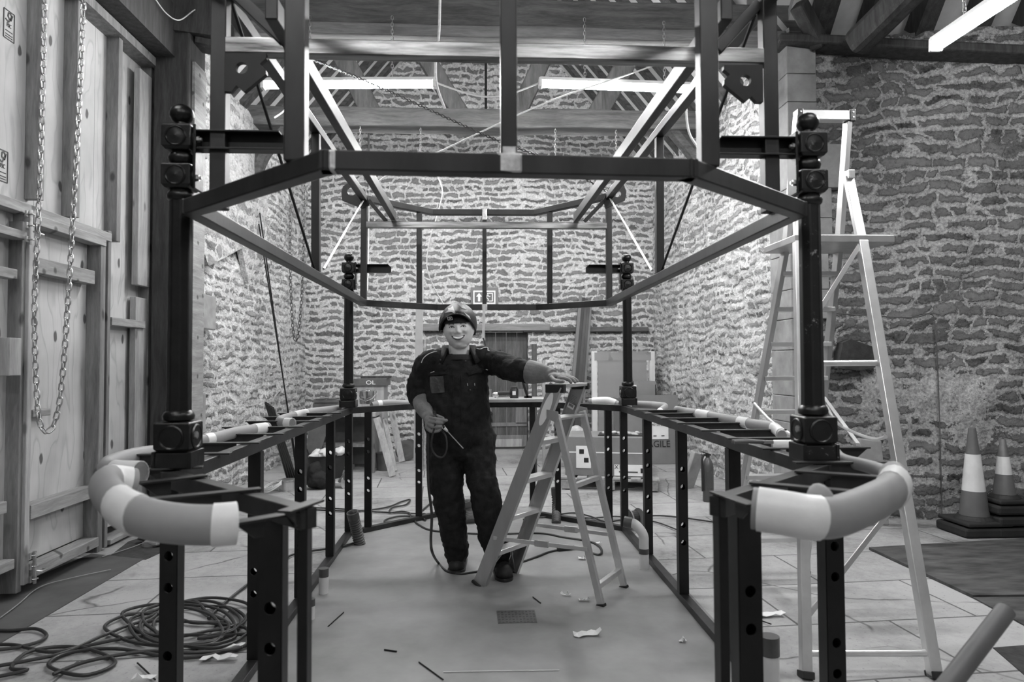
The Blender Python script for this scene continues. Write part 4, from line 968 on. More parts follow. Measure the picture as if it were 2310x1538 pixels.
# black cap band on the forehead with a pale tab
mb = MB()
for j in range(9):
    for i in range(48):
        th = 2*PI*i/48; z = .045+.085*j/8; k = math.sqrt(max(0.02,1-(z/.142)**2)); mb.v.append(HC+HR @ V((.098*k*math.sin(th), -.116*k*math.cos(th)+.002, z)))
for j in range(8):
    for i in range(48): mb.f.append((j*48+i, j*48+(i+1) % 48, j*48+48+(i+1) % 48, j*48+48+i))
mb.f.append(tuple(8*48+i for i in range(48)))
cap = mb.build('skull_cap', m_cloth, man, smooth=True); s_ = cap.modifiers.new('solid','SOLIDIFY'); s_.thickness = .004
mb = MB(); mb.box(HC+HR @ V((-.042,-.108,.076)), (.036,.004,.024), rot=HR @ Matrix.Rotation(-.35,3,'Z') @ Matrix.Rotation(.35,3,'X')); tb = mb.build('cloth_tab', m_shirt, cap)
mb = MB(); c = HC+HR @ V((-.042,-.111,.076)); R_ = HR @ Matrix.Rotation(-.35,3,'Z') @ Matrix.Rotation(.35,3,'X')
for p, q in (((-.015,-.010),(.015,-.010)),((.015,-.010),(.015,.010)),((.015,.010),(-.015,.010)),((-.015,.010),(-.015,-.010)),((-.007,-.004),(.007,.0)),((-.006,.003),(.006,.004))):
    mb.bar(c+R_ @ V((p[0],0,p[1])), c+R_ @ V((q[0],0,q[1])), .002, .001, up=(0,1,0))
mb.build('tab_emblem', m_conew, tb)
# flipped-up welding helmet
HM = at(1033,732,4.49)
HELR = Matrix.Rotation(math.radians(6), 3, 'Y')
def shell(sc_, name, mat, par, off=0):
    mb = MB(); nu, nv = 64, 26
    for j in range(nv+1):
        for i in range(nu):
            th = 2*PI*i/nu; fr = max(0, math.cos(th)); sd = abs(math.sin(th)); bk = max(0, -math.cos(th))
            lim = math.radians(66*fr**1.2 + (112-0)*(1-fr**1.2)) if fr > 0 else math.radians(112)
            ph = lim*j/nv; fx = .124*(1+.0*fr); fy = .125+.075*fr**1.5*min(1, ph/1.0)
            mb.v.append(HM+HELR @ (V((fx*math.sin(ph)*math.sin(th), -fy*math.sin(ph)*math.cos(th)+.015, .142*math.cos(ph)))*sc_))
    for j in range(nv):
        for i in range(nu): mb.f.append((j*nu+i, j*nu+(i+1) % nu, j*nu+nu+(i+1) % nu, j*nu+nu+i))
    o = mb.build(name, mat, par, smooth=True, flat=60); s_ = o.modifiers.new('solid','SOLIDIFY'); s_.thickness = .005; s_.offset = -1; return o
hel = shell(1.0, 'welding_helmet', m_helmet, man); shell(.955, 'helmet_lining', m_blkplastic, hel)
mb = MB(); e = [HM+HELR @ V((.124*math.sin(th)*math.sin(l), -(.125+.075*max(0,math.cos(th))**1.5)*math.cos(th)*math.sin(l)+.015, .142*math.cos(l))) for th, l in [(2*PI*i/40-PI, math.radians(66*max(0,math.cos(2*PI*i/40-PI))**1.2+112*(1-max(0,math.cos(2*PI*i/40-PI))**1.2))) for i in range(40)]]
mb.tube(e, .0045, 8, closed=True); mb.build('helmet_rim', m_helmet, hel, smooth=True)
bpy.context.view_layer.update()
dg = bpy.context.evaluated_depsgraph_get()
def hit(obj, px, py, off=.003):
    oe = obj.evaluated_get(dg); mi = obj.matrix_world.inverted(); o_ = mi @ CAM; d = (mi.to_3x3() @ ray(px, py)).normalized()
    ok, loc, nn, _ = oe.ray_cast(o_, d)
    if not ok: return None
    return obj.matrix_world @ loc + (obj.matrix_world.to_3x3() @ nn).normalized()*off
from mathutils.geometry import tessellate_polygon
def decal(obj, pts, name, mat, off=.002, sub=3):
    P = [hit(obj, *p, off) for p in pts]
    if any(p is None for p in P): return None
    c2 = (sum(p[0] for p in pts)/len(pts), sum(p[1] for p in pts)/len(pts)); mb = MB(); rings = []
    for t in (1, .66, .33):
        r_ = [hit(obj, c2[0]+(p[0]-c2[0])*t, c2[1]+(p[1]-c2[1])*t, off) or P[i] for i, p in enumerate(pts)]; rings.append(r_)
    c = hit(obj, c2[0], c2[1], off) or P[0]; n = len(pts); mb.v = [v for r_ in rings for v in r_]+[c]
    for j in range(2):
        for i in range(n): mb.f.append((j*n+i, j*n+(i+1) % n, (j+1)*n+(i+1) % n, (j+1)*n+i))
    for i in range(n): mb.f.append((2*n+i, 2*n+(i+1) % n, 3*n))
    o = mb.build(name, mat, obj); s_ = o.modifiers.new('solid','SOLIDIFY'); s_.thickness = .001; s_.offset = 1; return o
def dense(pts, k=3): 
    out = []
    for a, b_ in zip(pts, pts[1:]+pts[:1]): out += [(a[0]+(b_[0]-a[0])*i/k, a[1]+(b_[1]-a[1])*i/k) for i in range(k)]
    return out
decal(hel, dense([(1004,706),(1012,700),(1011,695),(1017,695),(1022,690),(1024,698),(1030,709),(1019,704)]), 'star_decal', m_helmetl)
decal(hel, dense([(1030,684),(1044,688),(1052,698),(1042,696)]), 'flash_decal', m_grey)
decal(hel, dense([(996,722),(997,711),(1002,706),(1002,714)]), 'flash_decal', m_grey)
decal(hel, dense([(1046,704),(1058,713),(1061,720),(1052,712)]), 'flash_decal', m_helmetl)
# coverall trimmings laid on the cloth
def seam(pts, r, mat, name, off=.003, obj=None):
    P = [hit(obj or coverall, *p, off) for p in pts]; P = [p for p in P if p is not None]
    if len(P) > 1: mb = MB(); mb.tube(spline(P, 3), r, 6); return mb.build(name, mat, coverall, smooth=True)
seam([(951,819),(955,809),(963,801),(974,796),(986,793)], .0028, m_clothk, 'piping')
seam([(1075,786),(1083,788),(1092,785),(1100,785),(1101,791),(1105,792)], .0028, m_clothk, 'piping')
seam([(968,845),(973,841),(980,838)], .0028, m_clothk, 'piping'); seam([(1097,833),(1101,834)], .0028, m_clothk, 'piping')
for x in (1054, 1070): seam([(x,864),(x+.6,870)], .0022, m_clothk, 'pocket_bartack')
m_pocket = plain('glossy_pocket_window', .04, .09, .25, 0, 12)
decal(coverall, dense([(971,850),(1001,848),(1004,885),(974,888)]), 'badge_pocket', m_pocket, .006)
decal(coverall, dense([(966,842),(1008,838),(1010,845),(968,850)]), 'pocket_flap', m_cloth, .012)
decal(coverall, dense([(1052,838),(1072,831),(1098,832),(1100,840),(1074,840),(1056,846)]), 'pocket_flap', m_cloth, .012)
for x, y in ((1050,815),(1075,809),(1060,880)):
    p = hit(coverall, x, y, .004)
    if p: mb = MB(); mb.ell(p, (.006,.004,.006)); mb.build('snap_button', m_dchain, coverall, smooth=True)
seam([(1040,846),(1041,880),(1040,920),(1039,960)], .003, m_cloth, 'placket_seam', .001); seam([(1022,846),(1022,880),(1021,920),(1020,960)], .003, m_cloth, 'placket_seam', .001)
# collar standing open over a crew-neck shirt
NC = at(1036,792,4.52)
mb = MB(); mb.lathe([(.070,-.035),(.102,-.045),(.115,-.075),(.05,-.09)], NC+V((0,.0,.02)), 28); sh = mb.build('crew_neck_shirt', m_shirt, man, smooth=True)
mb = MB(); nn_ = 30
for i in range(nn_+1):
    th = math.radians(38+(360-76)*i/nn_); f = abs(i/nn_-.5)*2; c_, s_ = math.sin(th), -math.cos(th)
    mb.v.append(NC+V((c_*.098, s_*.095+.01, -.03-.03*f**3))); mb.v.append(NC+V((c_*.110, s_*.106+.01, .034+.01*(1-f)-.02*f**3))); mb.v.append(NC+V((c_*(.135+.035*f**2), s_*(.13+.03*f**2)+.01, -.03-.055*f**3)))
for i in range(nn_):
    a = i*3; mb.f += [(a,a+3,a+4,a+1),(a+1,a+4,a+5,a+2)]
co_ = mb.build('collar', m_cloth, coverall, smooth=True, flat=0); s_ = co_.modifiers.new('solid','SOLIDIFY'); s_.thickness = .006; s_.offset = 0
# gloves
def glove(name, cuff, hand, fingers, thumb, label=None):
    mb = MB()
    P = [at(*c[:3]) for c in cuff]; RR_ = [(cuff[i][3]*(1-j/4)+cuff[i+1][3]*j/4)*PX for i in range(len(cuff)-1) for j in range(4)]+[cuff[-1][3]*PX]; mb.tube(spline(P,4), RR_, 20, cap=True)
    for c, r in hand: mb.ell(at(*c), r)
    for fgr in fingers+[thumb]:
        F = [at(*q) for q in fgr]; S = spline(F, 5); mb.tube(S, [.0135-.0035*i/len(S) for i in range(len(S))], 12); mb.ell(S[-1], (.0105,.0105,.0105), nu=10, nv=8)
    o = mb.build(name, m_leather, man, remesh=.0042, sm=1); return o
glove('glove', [(1192,838,4.30,26),(1205,840,4.28,25),(1222,842,4.25,21),(1238,845,4.22,16),(1248,847,4.19,13)],
      [((1252,848,4.17),(.045,.04,.022)),((1262,850,4.15),(.035,.038,.020))],
      [[(1262,849,4.19),(1280,849,4.17),(1293,853,4.15),(1299,857,4.14)],[(1263,850,4.15),(1282,851,4.12),(1296,855,4.09),(1302,859,4.08)],[(1263,851,4.11),(1280,852,4.07),(1292,856,4.04),(1297,861,4.03)],[(1260,852,4.07),(1273,853,4.03),(1284,857,4.0),(1288,862,3.99)]],
      [(1243,851,4.14),(1252,858,4.07),(1262,860,4.02),(1271,860,3.99)])
glove('glove', [(953,905,4.50,22.5),(956,916,4.46,21),(960,926,4.42,17.5),(965,936,4.39,14),(968,942,4.37,13)],
      [((969,950,4.35),(.034,.028,.045)),((970,961,4.33),(.034,.026,.035))],
      [[(962,962,4.31),(972,972,4.27),(986,972,4.25),(994,967,4.27),(992,962,4.31)],[(966,957,4.30),(980,963,4.25),(993,962,4.25),(997,957,4.29)],[(968,950,4.30),(984,953,4.25),(997,953,4.25),(1002,950,4.29)],[(970,943,4.31),(984,945,4.26),(996,947,4.25),(1007,948,4.25)]],
      [(963,940,4.38),(975,936,4.34),(986,938,4.31),(999,943,4.29)])
# boots
def boot(px, py, ang, lift=0):
    t = fl(px, py); d = V((math.sin(ang), -math.cos(ang), 0)); x = V((math.cos(ang), math.sin(ang), 0)); rot = Matrix((x, -d, V((0,0,1)))).transposed()
    c = t-d*.05
    mb = MB(); mb.ell(c+V((0,0,.045)), (.055,.075,.048), rot=rot); mb.ell(c-d*.08+V((0,0,.055)), (.050,.09,.055), rot=rot); mb.ell(c-d*.17+V((0,0,.05)), (.046,.06,.05), rot=rot)
    mb.tube([c-d*.14+V((0,0,.06)), c-d*.135+V((0,0,.13)), c-d*.13+V((0,0,.21))], [.058,.055,.06], 18)
    o = mb.build('boot', m_rubber, man, remesh=.007, sm=2)
    S = [c+d*(.085*math.cos(a))*1.0 + x*(.058*math.sin(a)) for a in [PI*i/12-PI/2 for i in range(13)]]
    S += [c-d*.235+x*.045, c-d*.25, c-d*.235-x*.045]
    mb = MB(); n = len(S); o_ = c; mb.v = [V((p.x,p.y,.002)) for p in S]+[V((p.x,p.y,.024)) for p in S]
    mb.f = [tuple(range(n)), tuple(range(n,2*n))]+[(i,(i+1)%n,(i+1)%n+n,i+n) for i in range(n)]
    mb.build('boot_sole', m_blkplastic, o, bevel=.003)
    mb = MB()
    for k in range(4):
        q = c-d*(.055+.022*k)+V((0,0,.092+.012*k)); mb.tube([q-x*.03, q+V((0,0,.006))+d*.01, q+x*.03], .003, 6)
    mb.build('laces', m_grey, o)
boot(1028,1294,-.10); boot(1140,1312,.12)
# welding torch with its lead, held in the hand
tor = MB(); tor.tube([at(979,928,4.33), at(986,943,4.30), at(996,958,4.27), at(1003,966,4.25)], [.010,.011,.012,.009], 12)
to = tor.build('welding_torch', m_blkplastic, smooth=True); tag(to, 'welding torch with a long bright rod held in the lowered glove', 'torch')
def child(mbx, name, mat, par, **k):
    o = mbx.build(name, mat, None, **k); off = o.location-par.location; o.parent = par; o.location = off; return o
mb = MB(); mb.tube([at(1000,963,4.26), at(1009,972,4.24)], [.012,.007], 12); child(mb, 'nozzle', m_white, to, smooth=True)
mb = MB(); mb.tube([at(1007,970,4.24), at(1045,1011,4.15)], .0032, 8); child(mb, 'welding_rod', m_alub, to, smooth=True)
mb = MB(); P = [at(978,930,4.33),at(983,950,4.25),at(975,985,4.25),at(974,1010,4.27),at(985,1028,4.27),at(1000,1030,4.26),at(1008,1012,4.26),at(1006,985,4.27),at(996,970,4.3)]
mb.tube(spline(P,6), .006, 8); child(mb, 'torch_lead', m_cable, to, smooth=True)
cb = MB(); P = [at(966,978,4.30),at(965,1040,4.30),at(967,1100,4.29),at(974,1160,4.28),at(972,1215,4.26),at(975,1245,4.25)]+[fl(988,1275)+V((0,0,.02)),fl(1008,1292)+V((0,0,.012)),fl(1040,1298)+V((0,0,.012)),fl(1070,1294)+V((0,0,.012)),fl(1110,1290)+V((0,0,.012)),fl(1165,1275)+V((0,0,.012)),fl(1210,1260)+V((0,0,.012)),fl(1245,1247)+V((0,0,.012)),fl(1300,1240)+V((0,0,.012)),fl(1350,1255)+V((0,0,.012)),fl(1355,1240)+V((0,0,.014)),fl(1330,1225)+V((0,0,.012)),fl(1270,1215)+V((0,0,.012)),fl(1215,1206)+V((0,0,.012)),fl(1100,1208)+V((0,0,.012)),fl(990,1202)+V((0,0,.012)),fl(950,1190)+V((0,0,.012)),fl(938,1170)+V((0,0,.012)),fl(980,1130)+V((0,0,.012))]
cb.tube(spline(P,7), .0085, 8); tag(cb.build('torch_cable', m_cable, smooth=True), 'black torch cable dropping from the gloved hand and looping over the concrete behind the stepladder', 'cable')
mb = MB(); p = fl(1258,1245); q = fl(1295,1241); mb.tube([p+V((0,0,.02)), q+V((0,0,.02))], .018, 10); tag(mb.build('cable_connector', m_blkplastic, smooth=True), 'black plug connector in the cable under the stepladder', 'connector')
# ================================================================ GABLE WALL: DOOR, LINTEL, SIGN
dY = YB+.12
x0, x1 = DX0, DX1
dor = thing('door_1', ((x0+x1)/2, dY, 0), None, None); dor['kind'] = 'structure'
m_door = wood('old_door_boards', .045, .11, 'z', rough=.7); m_doorl = wood('worn_door_boards', .12, .22, 'z', rough=.7)
mb = MB(); n = 4
zs_ = at(1150,905,dY).z
for k in range(n): mb.b2((x0+(x1-x0)*k/n+.004, dY, .04), (x0+(x1-x0)*(k+1)/n-.004, dY+.04, DZ-.02))
mb.build('door_boards', m_door, dor, bevel=.003)
mb = MB(); mb.b2((x0+.02,dY-.02,.04),(x1-.02,dY,.22)); mb.b2((x0+.02,dY-.02,.36),(x1-.02,dY,.42)); mb.b2((x0+.02,dY-.02,.40),(x0+.10,dY,.95)); mb.b2((x1-.20,dY-.02,.40),(x1-.02,dY,.95)); mb.build('door_frame_rails', m_doorl, dor, bevel=.004)
mb = MB(); mb.b2((x0+.02,dY-.025,.04),(x1-.1,dY-.02,.16)); mb.build('kick_board', m_pinel, dor)
mb = MB()
for py in (932,948): p = at(1107,py,dY-.05); mb.ell(p, (.03,.03,.03))
mb.build('door_knob', m_blkplastic, dor, smooth=True)
mb = MB(); a, b_ = at(948,731,YB-.06), at(1240,746,YB-.06); mb.b2((a.x,YB-.12,b_.z), (b_.x,YB+.1,a.z)); struct(mb.build('trim_1', m_oakl, bevel=.012))
mb = MB(); a, b_ = at(1180,738,YB-.04), at(1462,748,YB-.04); mb.b2((a.x,YB-.09,b_.z), (b_.x,YB+.1,a.z)); struct(mb.build('trim_2', m_oakx, bevel=.012))
# exit sign on its backing board
es = thing('exit_sign', at(1093,684,YB-.08), 'emergency exit sign with up arrow and running figure on the gable wall', 'sign')
YS = YB-.075
a, b_ = at(1062,648,YS+.03), at(1124,688,YS+.03); mb = MB(); mb.b2((a.x,YS+.03,b_.z), (b_.x,YS+.05,a.z)); mb.build('backing_board', m_grey, es)
a, b_ = at(1067,655,YS), at(1118,686,YS); mb = MB(); mb.b2((a.x,YS,b_.z), (b_.x,YS+.03,a.z)); mb.build('sign_case', m_white, es, bevel=.004)
W_, Hs = b_.x-a.x, a.z-b_.z; SP = lambda u, v: V((a.x+W_*u, YS-.002, b_.z+Hs*v))
m_sgn = plain('sign_green', .06, .07, .4)
def spoly(pts, name, mat, dy=0): mb = MB(); mb.prism([(SP(u,v).x, SP(u,v).z) for u, v in pts], (0,YS-.004-dy,0), (1,0,0), (0,0,1), (0,.003,0)); mb.build(name, mat, es)
spoly([(.07,.12),(.93,.12),(.93,.88),(.07,.88)], 'sign_panel', m_sgn)
spoly([(.22,.2),(.32,.2),(.32,.55),(.40,.55),(.27,.82),(.14,.55),(.22,.55)], 'arrow', m_label, .003)
spoly([(.70,.2),(.88,.2),(.88,.82),(.70,.82),(.70,.76),(.84,.76),(.84,.26),(.70,.26)], 'doorway_symbol', m_label, .003)
mb = MB(); mb.ell(SP(.66,.76)-V((0,.008,0)), (.012,.004,.012))
for p, q in (((.64,.68),(.60,.48)),((.60,.48),(.68,.36)),((.68,.36),(.66,.22)),((.60,.48),(.54,.32)),((.54,.32),(.47,.30)),((.64,.66),(.72,.55)),((.72,.55),(.77,.58)),((.64,.66),(.55,.62)),((.55,.62),(.52,.52))):
    mb.bar(SP(*p)-V((0,.006,0)), SP(*q)-V((0,.006,0)), .012, .003, up=(0,1,0))
mb.build('running_figure_symbol', m_label, es)
def simple(name, mat, label, cat, fn, group=None, **k): mb = MB(); fn(mb); return tag(mb.build(name, mat, **k), label, cat, group)
# tall things leaning by the gable wall
def lv(mb): a, b_ = at(935,803,6.9), at(951,803,6.9); mb.bar(at(935,1044,6.45), at(945,610,7.0), a.x*0+(b_-a).x, .03, up=(0,1,0))
LP0, LP1 = fl(940,1043), at(948,612,7.7)
lvt = thing('spirit_level', LP0, 'long white spirit level standing upright left of the man', 'spirit level')
mb = MB(); d = (LP1-LP0); mb.bar(LP0+V((0,0,.02)), LP1, .085, .03, up=(0,1,0)); mb.build('level_body', m_tape, lvt, bevel=.004)
c = LP0+d*.085; mb = MB(); mb.box(c+V((0,-.018,0)), (.045,.006,.10)); mb.build('vial_window', m_blkplastic, lvt, bevel=.01)
c = LP0+d*.085; mb = MB(); mb.box(c+V((0,-.022,0)), (.022,.004,.07)); mb.build('vial', m_label, lvt)
P1, P2 = fl(1300,1030), at(1322,668,YB-.15)
bun = thing('steel_section', V((P1.x,YB-.55,0)), 'tall dark steel channel sections leaning together against the gable wall', 'steel bars')
for k, (dx, w_, m) in enumerate(((-.10,.05,m_grey),(-.045,.055,m_leg),(.01,.05,m_steel),(.06,.05,m_steel),(.105,.035,m_grey))):
    mb = MB(); mb.bar(V((P1.x+dx,YB-.55,.0)), V((P2.x+dx*.8,YB-.10,P2.z-.02*k)), w_, .05, up=(0,1,0)); mb.build('section', m, bun, bevel=.003)
for (px, pt, pb, Y, r, m, lab) in ((1205,776,915,8.5,.032,m_hose,'grey upright pipe standing right of the far door'),(1226,812,915,8.6,.02,m_pinel,'short pale pole standing beside the grey pipe'),(958,766,1010,8.9,.025,m_gal,'upright thin metal pole behind the shoulder of the man')):
    a, b_ = at(px,pt,Y), at(px,pb,Y); b_.z = 0; mb = MB(); mb.tube([b_, a], r, 12); tag(mb.build('pole', m, smooth=True), lab, 'pole')
# wrapped frame by the wall
wf = thing('wrapped_frame', at(1400,1010,10.3), 'plastic-wrapped frame with pale corner posts standing behind the back right column', 'packaged frame'); wf.location.z = 0
Y = 10.3; a, b_ = at(1332,792,Y), at(1475,1010,Y)
for px in (1340,1470): q = at(px,792,Y); mb = MB(); mb.b2((q.x-.04,Y-.04,0), (q.x+.04,Y+.04,q.z)); mb.build('corner_post', m_tape, wf, bevel=.01)
mb = MB(); q0, q1 = at(1349,810,Y), at(1460,1000,Y); mb.b2((q0.x,Y-.01,.1), (q1.x,Y+.02,q0.z)); mb.build('inner_panel', m_grey, wf)
mb = MB(); mb.b2((q0.x-.06,Y-.05,q0.z-.02), (q1.x+.06,Y+.05,q0.z+.1)); mb.b2((q0.x,Y-.03,.55),(q1.x,Y-.0,.62)); mb.build('cross_batten', m_grey, wf)
mb = MB(); nx, nz = 14, 16
for j in range(nz+1):
    for i in range(nx+1):
        u, v = i/nx, j/nz; mb.v.append(V((a.x+(b_.x-a.x)*u, Y-.06+.02*noise.noise(V((u*5,v*5,1))), .05+(a.z-.05)*v)))
for j in range(nz):
    for i in range(nx): mb.f.append((j*(nx+1)+i, j*(nx+1)+i+1, (j+1)*(nx+1)+i+1, (j+1)*(nx+1)+i))
o = mb.build('plastic_wrap', m_glassy, wf, smooth=True); s_ = o.modifiers.new('solid','SOLIDIFY'); s_.thickness = .002
# ================================================================ BOXES AT THE BACK RIGHT
def carton(name, px0, px1, pt, Y, dep, label, mat=m_card, parts=None, z0=0.0, rot=0):
    a, b_ = at(px0, pt, Y), at(px1, pt, Y); t = thing(name, ((a.x+b_.x)/2, Y, z0), label, 'box')
    mb = MB(); mb.b2((a.x,Y,z0), (b_.x,Y+dep,a.z)); mb.build('box_body', mat, t, bevel=.004); return t, a, b_
bx, a, b_ = carton('cardboard_box', 1402, 1529, 900, 9.200, .55, 'large cardboard box printed FRAGILE with a white sheet on its front')
c = at(1490,1000,9.195); text('printed_word', 'FRAGILE', at(1476,1002,9.193), .123, m_ink, bx, RF, .95)
q0, q1 = at(1471,950,9.190), at(1508,990,9.190); mb = MB(); mb.b2((q0.x,9.188,q1.z),(q1.x,9.197,q0.z)); sh_ = mb.build('delivery_sheet', m_label, bx)
text('sheet_lettering', '4010732', at(1484,958,9.185), .047, m_ink, sh_, RF, 1)
mb = MB(); [mb.b2((at(1474+18*k,983,9.186).x,9.184,at(1474,984,9.186).z),(at(1481+18*k,983,9.186).x,9.187,at(1474,982,9.186).z)) for k in range(2)]; mb.build('printed_lines', m_ink, sh_)
mb = MB(); q = at(1529,898,9.200); mb.b2((a.x,9.200,a.z-.0),(b_.x,9.205,a.z+.05)); mb.build('box_flap', m_card, bx)
s0 = at(1440,880,9.250).z
sb = thing('cardboard_box', at(1452,900,9.250), 'small open cardboard box with a folded flap on top of the large FRAGILE box', 'box')
a2, b2 = at(1428,860,9.280), at(1480,898,9.280); sb.location.z = a.z
mb = MB(); W2 = b2.x-a2.x; top = a2.z
mb.b2((a2.x,9.280,a.z),(b2.x,9.600,a.z+.02))
for u in ((a2.x,9.280,a2.x+.01,9.600),(b2.x-.01,9.280,b2.x,9.600),(a2.x,9.280,b2.x,9.290),(a2.x,9.590,b2.x,9.600)): mb.b2((u[0],u[1],a.z),(u[2],u[3],top))
mb.build('box_body', m_card, sb)
mb = MB(); mb.prism([(.25*W2,0),(W2,.0),(W2+.02,-.10),(.32*W2,-.10)], (a2.x,9.275,top), (1,0,0), (0,-.25,1), (0,-.006,0)); mb.build('box_flap', m_cardl, sb)
q0, q1 = at(1428,868,9.270), at(1436,886,9.270); mb = MB(); mb.b2((q0.x,9.272,q1.z),(q1.x,9.279,q0.z)); mb.build('paper_label', m_label, sb)
# pallet and wrapped carton
PC = fl(1400,1105); pa = thing('wooden_pallet', (1.42,7.75,0), 'wooden pallet on the flagstones under the strapped carton', 'pallet')
PR = Matrix.Rotation(math.radians(-14), 3, 'Z'); PO = V((1.42,7.75,0))
def pb(mb, c, s): mb.box(PO+PR @ V(c), s, rot=PR)
for j in (-.38,0,.38):
    for i in (-.45,0,.45): mb = MB(); pb(mb, (i,j,.055), (.12,.12,.09)); mb.build('block', m_piney, pa, bevel=.004)
for j in (-.38,0,.38): mb = MB(); pb(mb, (0,j,.108), (1.05,.1,.018)); mb.build('bearer', m_pinel, pa)
for i in range(6): mb = MB(); pb(mb, (-.48+.19*i,0,.126), (.1,.88,.018)); mb.build('deck_board', m_pinel, pa)
cx_ = thing('strapped_carton', PO+V((0,0,.136)), 'wide strapped cardboard carton on the pallet with a label reading X113', 'box')
CW, CD, CH = .92, .66, .42
mb = MB(); pb(mb, (-.02,.02,.136+CH/2), (CW,CD,CH)); mb.build('box_body', m_card, cx_, bevel=.006)
mb = MB(); pb(mb, (.16,.02,.136+CH/2), (.012,CD+.006,CH+.006)); pb(mb, (-.02,.02,.136+CH*.6), (CW+.006,CD+.006,.012)); mb.build('strap', m_label, cx_)
for c__, s__ in (((-.28,.02-CD/2-.004,.136+CH*.48), (.16,.004,.24)), ((-.02,.02-CD/2-.004,.136+CH*.45), (.07,.004,.26)), ((.22,.02-CD/2-.004,.136+CH*.16), (.34,.004,.12))): mb = MB(); pb(mb, c__, s__); lb = mb.build('paper_label', m_label, cx_)
for c__, s__ in (((.20,.02-CD/2-.007,.136+CH*.12), (.2,.003,.012)), ((-.30,.02-CD/2-.007,.136+CH*.62), (.05,.003,.05)), ((-.25,.02-CD/2-.007,.136+CH*.40), (.05,.003,.05)), ((.35,.02-CD/2-.007,.136+CH*.16), (.04,.003,.05))): mb = MB(); pb(mb, c__, s__); mb.build('printed_mark', m_ink, lb)
o = text('label_lettering', 'X113', PO+PR @ V((.12,.02-CD/2-.008,.136+CH*.24)), .06, m_ink, lb, (PI/2,0,math.radians(-14)), 1)
gv = thing('dust_sheet', PO+V((.1,.0,.136+CH)), 'crumpled pair of stained work gloves lying on the strapped carton', 'gloves')
mb = MB(); random.seed(5)
for k in range(16): mb.ell(PO+PR @ V((random.uniform(-.1,.3),random.uniform(-.15,.1),.136+CH+random.uniform(.008,.03))), (random.uniform(.03,.07),.025,.02), rot=Matrix.Rotation(random.uniform(0,3),3,'Z'))
mb.build('crumpled_cloth', m_bag, gv, remesh=.012, sm=1); gv.name = 'work_gloves'
mb = MB(); pb(mb, (.12,-.05,.136+CH+.006), (.5,.3,.01)); mb.build('tray', m_blkplastic, gv)
# sack, extinguisher, slab
mb = MB(); c = at(1292,1003,9.0); rot = Matrix.Rotation(.25,3,'Y')@Matrix.Rotation(.2,3,'X'); mb.ell(c, (.17,.08,.26), rot=rot, nu=24, nv=16)
for i, v in enumerate(mb.v): mb.v[i] = v+V((1,1,1))*noise.noise(v*9)*.02
sk = tag(mb.build('printed_sack', m_bag, smooth=True), 'printed clear-topped sack slumped behind the stepladder', 'sack')
mb = MB()
for k in range(3): mb.bar(c+rot @ V((-.07,-.085,.14-.035*k)), c+rot @ V((.09,-.085,.14-.035*k)), .014, .002, up=(0,1,0))
child(mb, 'printed_lines', m_ink, sk)
X = fl(1598,1131); ex = thing('fire_extinguisher', X, 'dark fire extinguisher with black hose standing on the flagstones by the right wall', 'extinguisher')
r = 12.5/FPX*X.y*1.0; hh = at(1598,1030,X.y).z
mb = MB(); mb.lathe([(r*.9,0),(r,.012),(r,hh-.10),(r*.92,hh-.065),(r*.6,hh-.025),(r*.35,hh-.01),(r*.35,hh),(0,hh)], X, 24); mb.build('cylinder', m_red, ex, smooth=True)
mb = MB(); mb.lathe([(0,hh),(.02,hh),(.02,hh+.03),(0,hh+.03)], X, 12); mb.bar(X+V((-.06,0,hh+.05)), X+V((.03,0,hh+.02)), .02, .008); mb.bar(X+V((-.07,0,hh+.02)), X+V((.03,0,hh+.015)), .02, .008); mb.build('valve_handle', m_blkplastic, ex)
mb = MB(); mb.tube(spline([X+V((-.02,0,hh+.02)), X+V((-.06,-.02,hh+.0)), X+V((-r-.012,-.03,hh-.1)), X+V((-r-.01,-.03,hh-.33))],5), .011, 8); mb.build('hose', m_rubber, ex, smooth=True)
mb = MB(); mb.box(X+V((0,-r,hh*.5)), (r*1.1,.004,.16)); mb.build('instruction_label', m_red, ex)
q = fl(1572,1105); mb = MB(); mb.box(q+V((-.02,.1,.18)), (.16,.06,.42), rot=Matrix.Rotation(.35,3,'Y') @ Matrix.Rotation(.5,3,'Z')); tag(mb.build('stone_slab', m_quoin, bevel=.01), 'pale stone slab leaning behind the fire extinguisher', 'slab')
q = fl(1890,1180); a, b_ = at(1945,990,5.6), at(2010,1180,5.6); mb = MB(); mb.prism([(a.x-.12,0),(b_.x+.0,0),(b_.x-.05,a.z-.02),(a.x,a.z)], (0,5.62,0), (1,0,0), (0,0,1), (0,.07,0)); tag(mb.build('stone_slab', m_quoin, bevel=.01), 'large pale board propped against the wall behind the tall ladder', 'slab')
# recess in the stone wall
a, b_ = at(1885,765,5.83), at(1975,830,5.83); mb = MB(); random.seed(2)
mb.prism([(a.x,b_.z),(a.x+.05,a.z-.03),(a.x+.12,a.z),(a.x+.24,a.z-.04),(b_.x,a.z-.08),(b_.x,b_.z+.01),(a.x+.2,b_.z-.02)], (0,5.80,0), (1,0,0), (0,0,1), (0,.1,0)); struct(mb.build('wall_putlog_hole', m_hole))
# wall cable
rope([(1870,705,5.8),(1960,712,5.78),(2060,716,5.74),(2098,708,5.73),(2110,740,5.72),(2118,900,5.72),(2125,1160,5.72)], .005, m_hose, 'wall_cable', 'thin cable clipped along and down the front stone wall', 'cable')
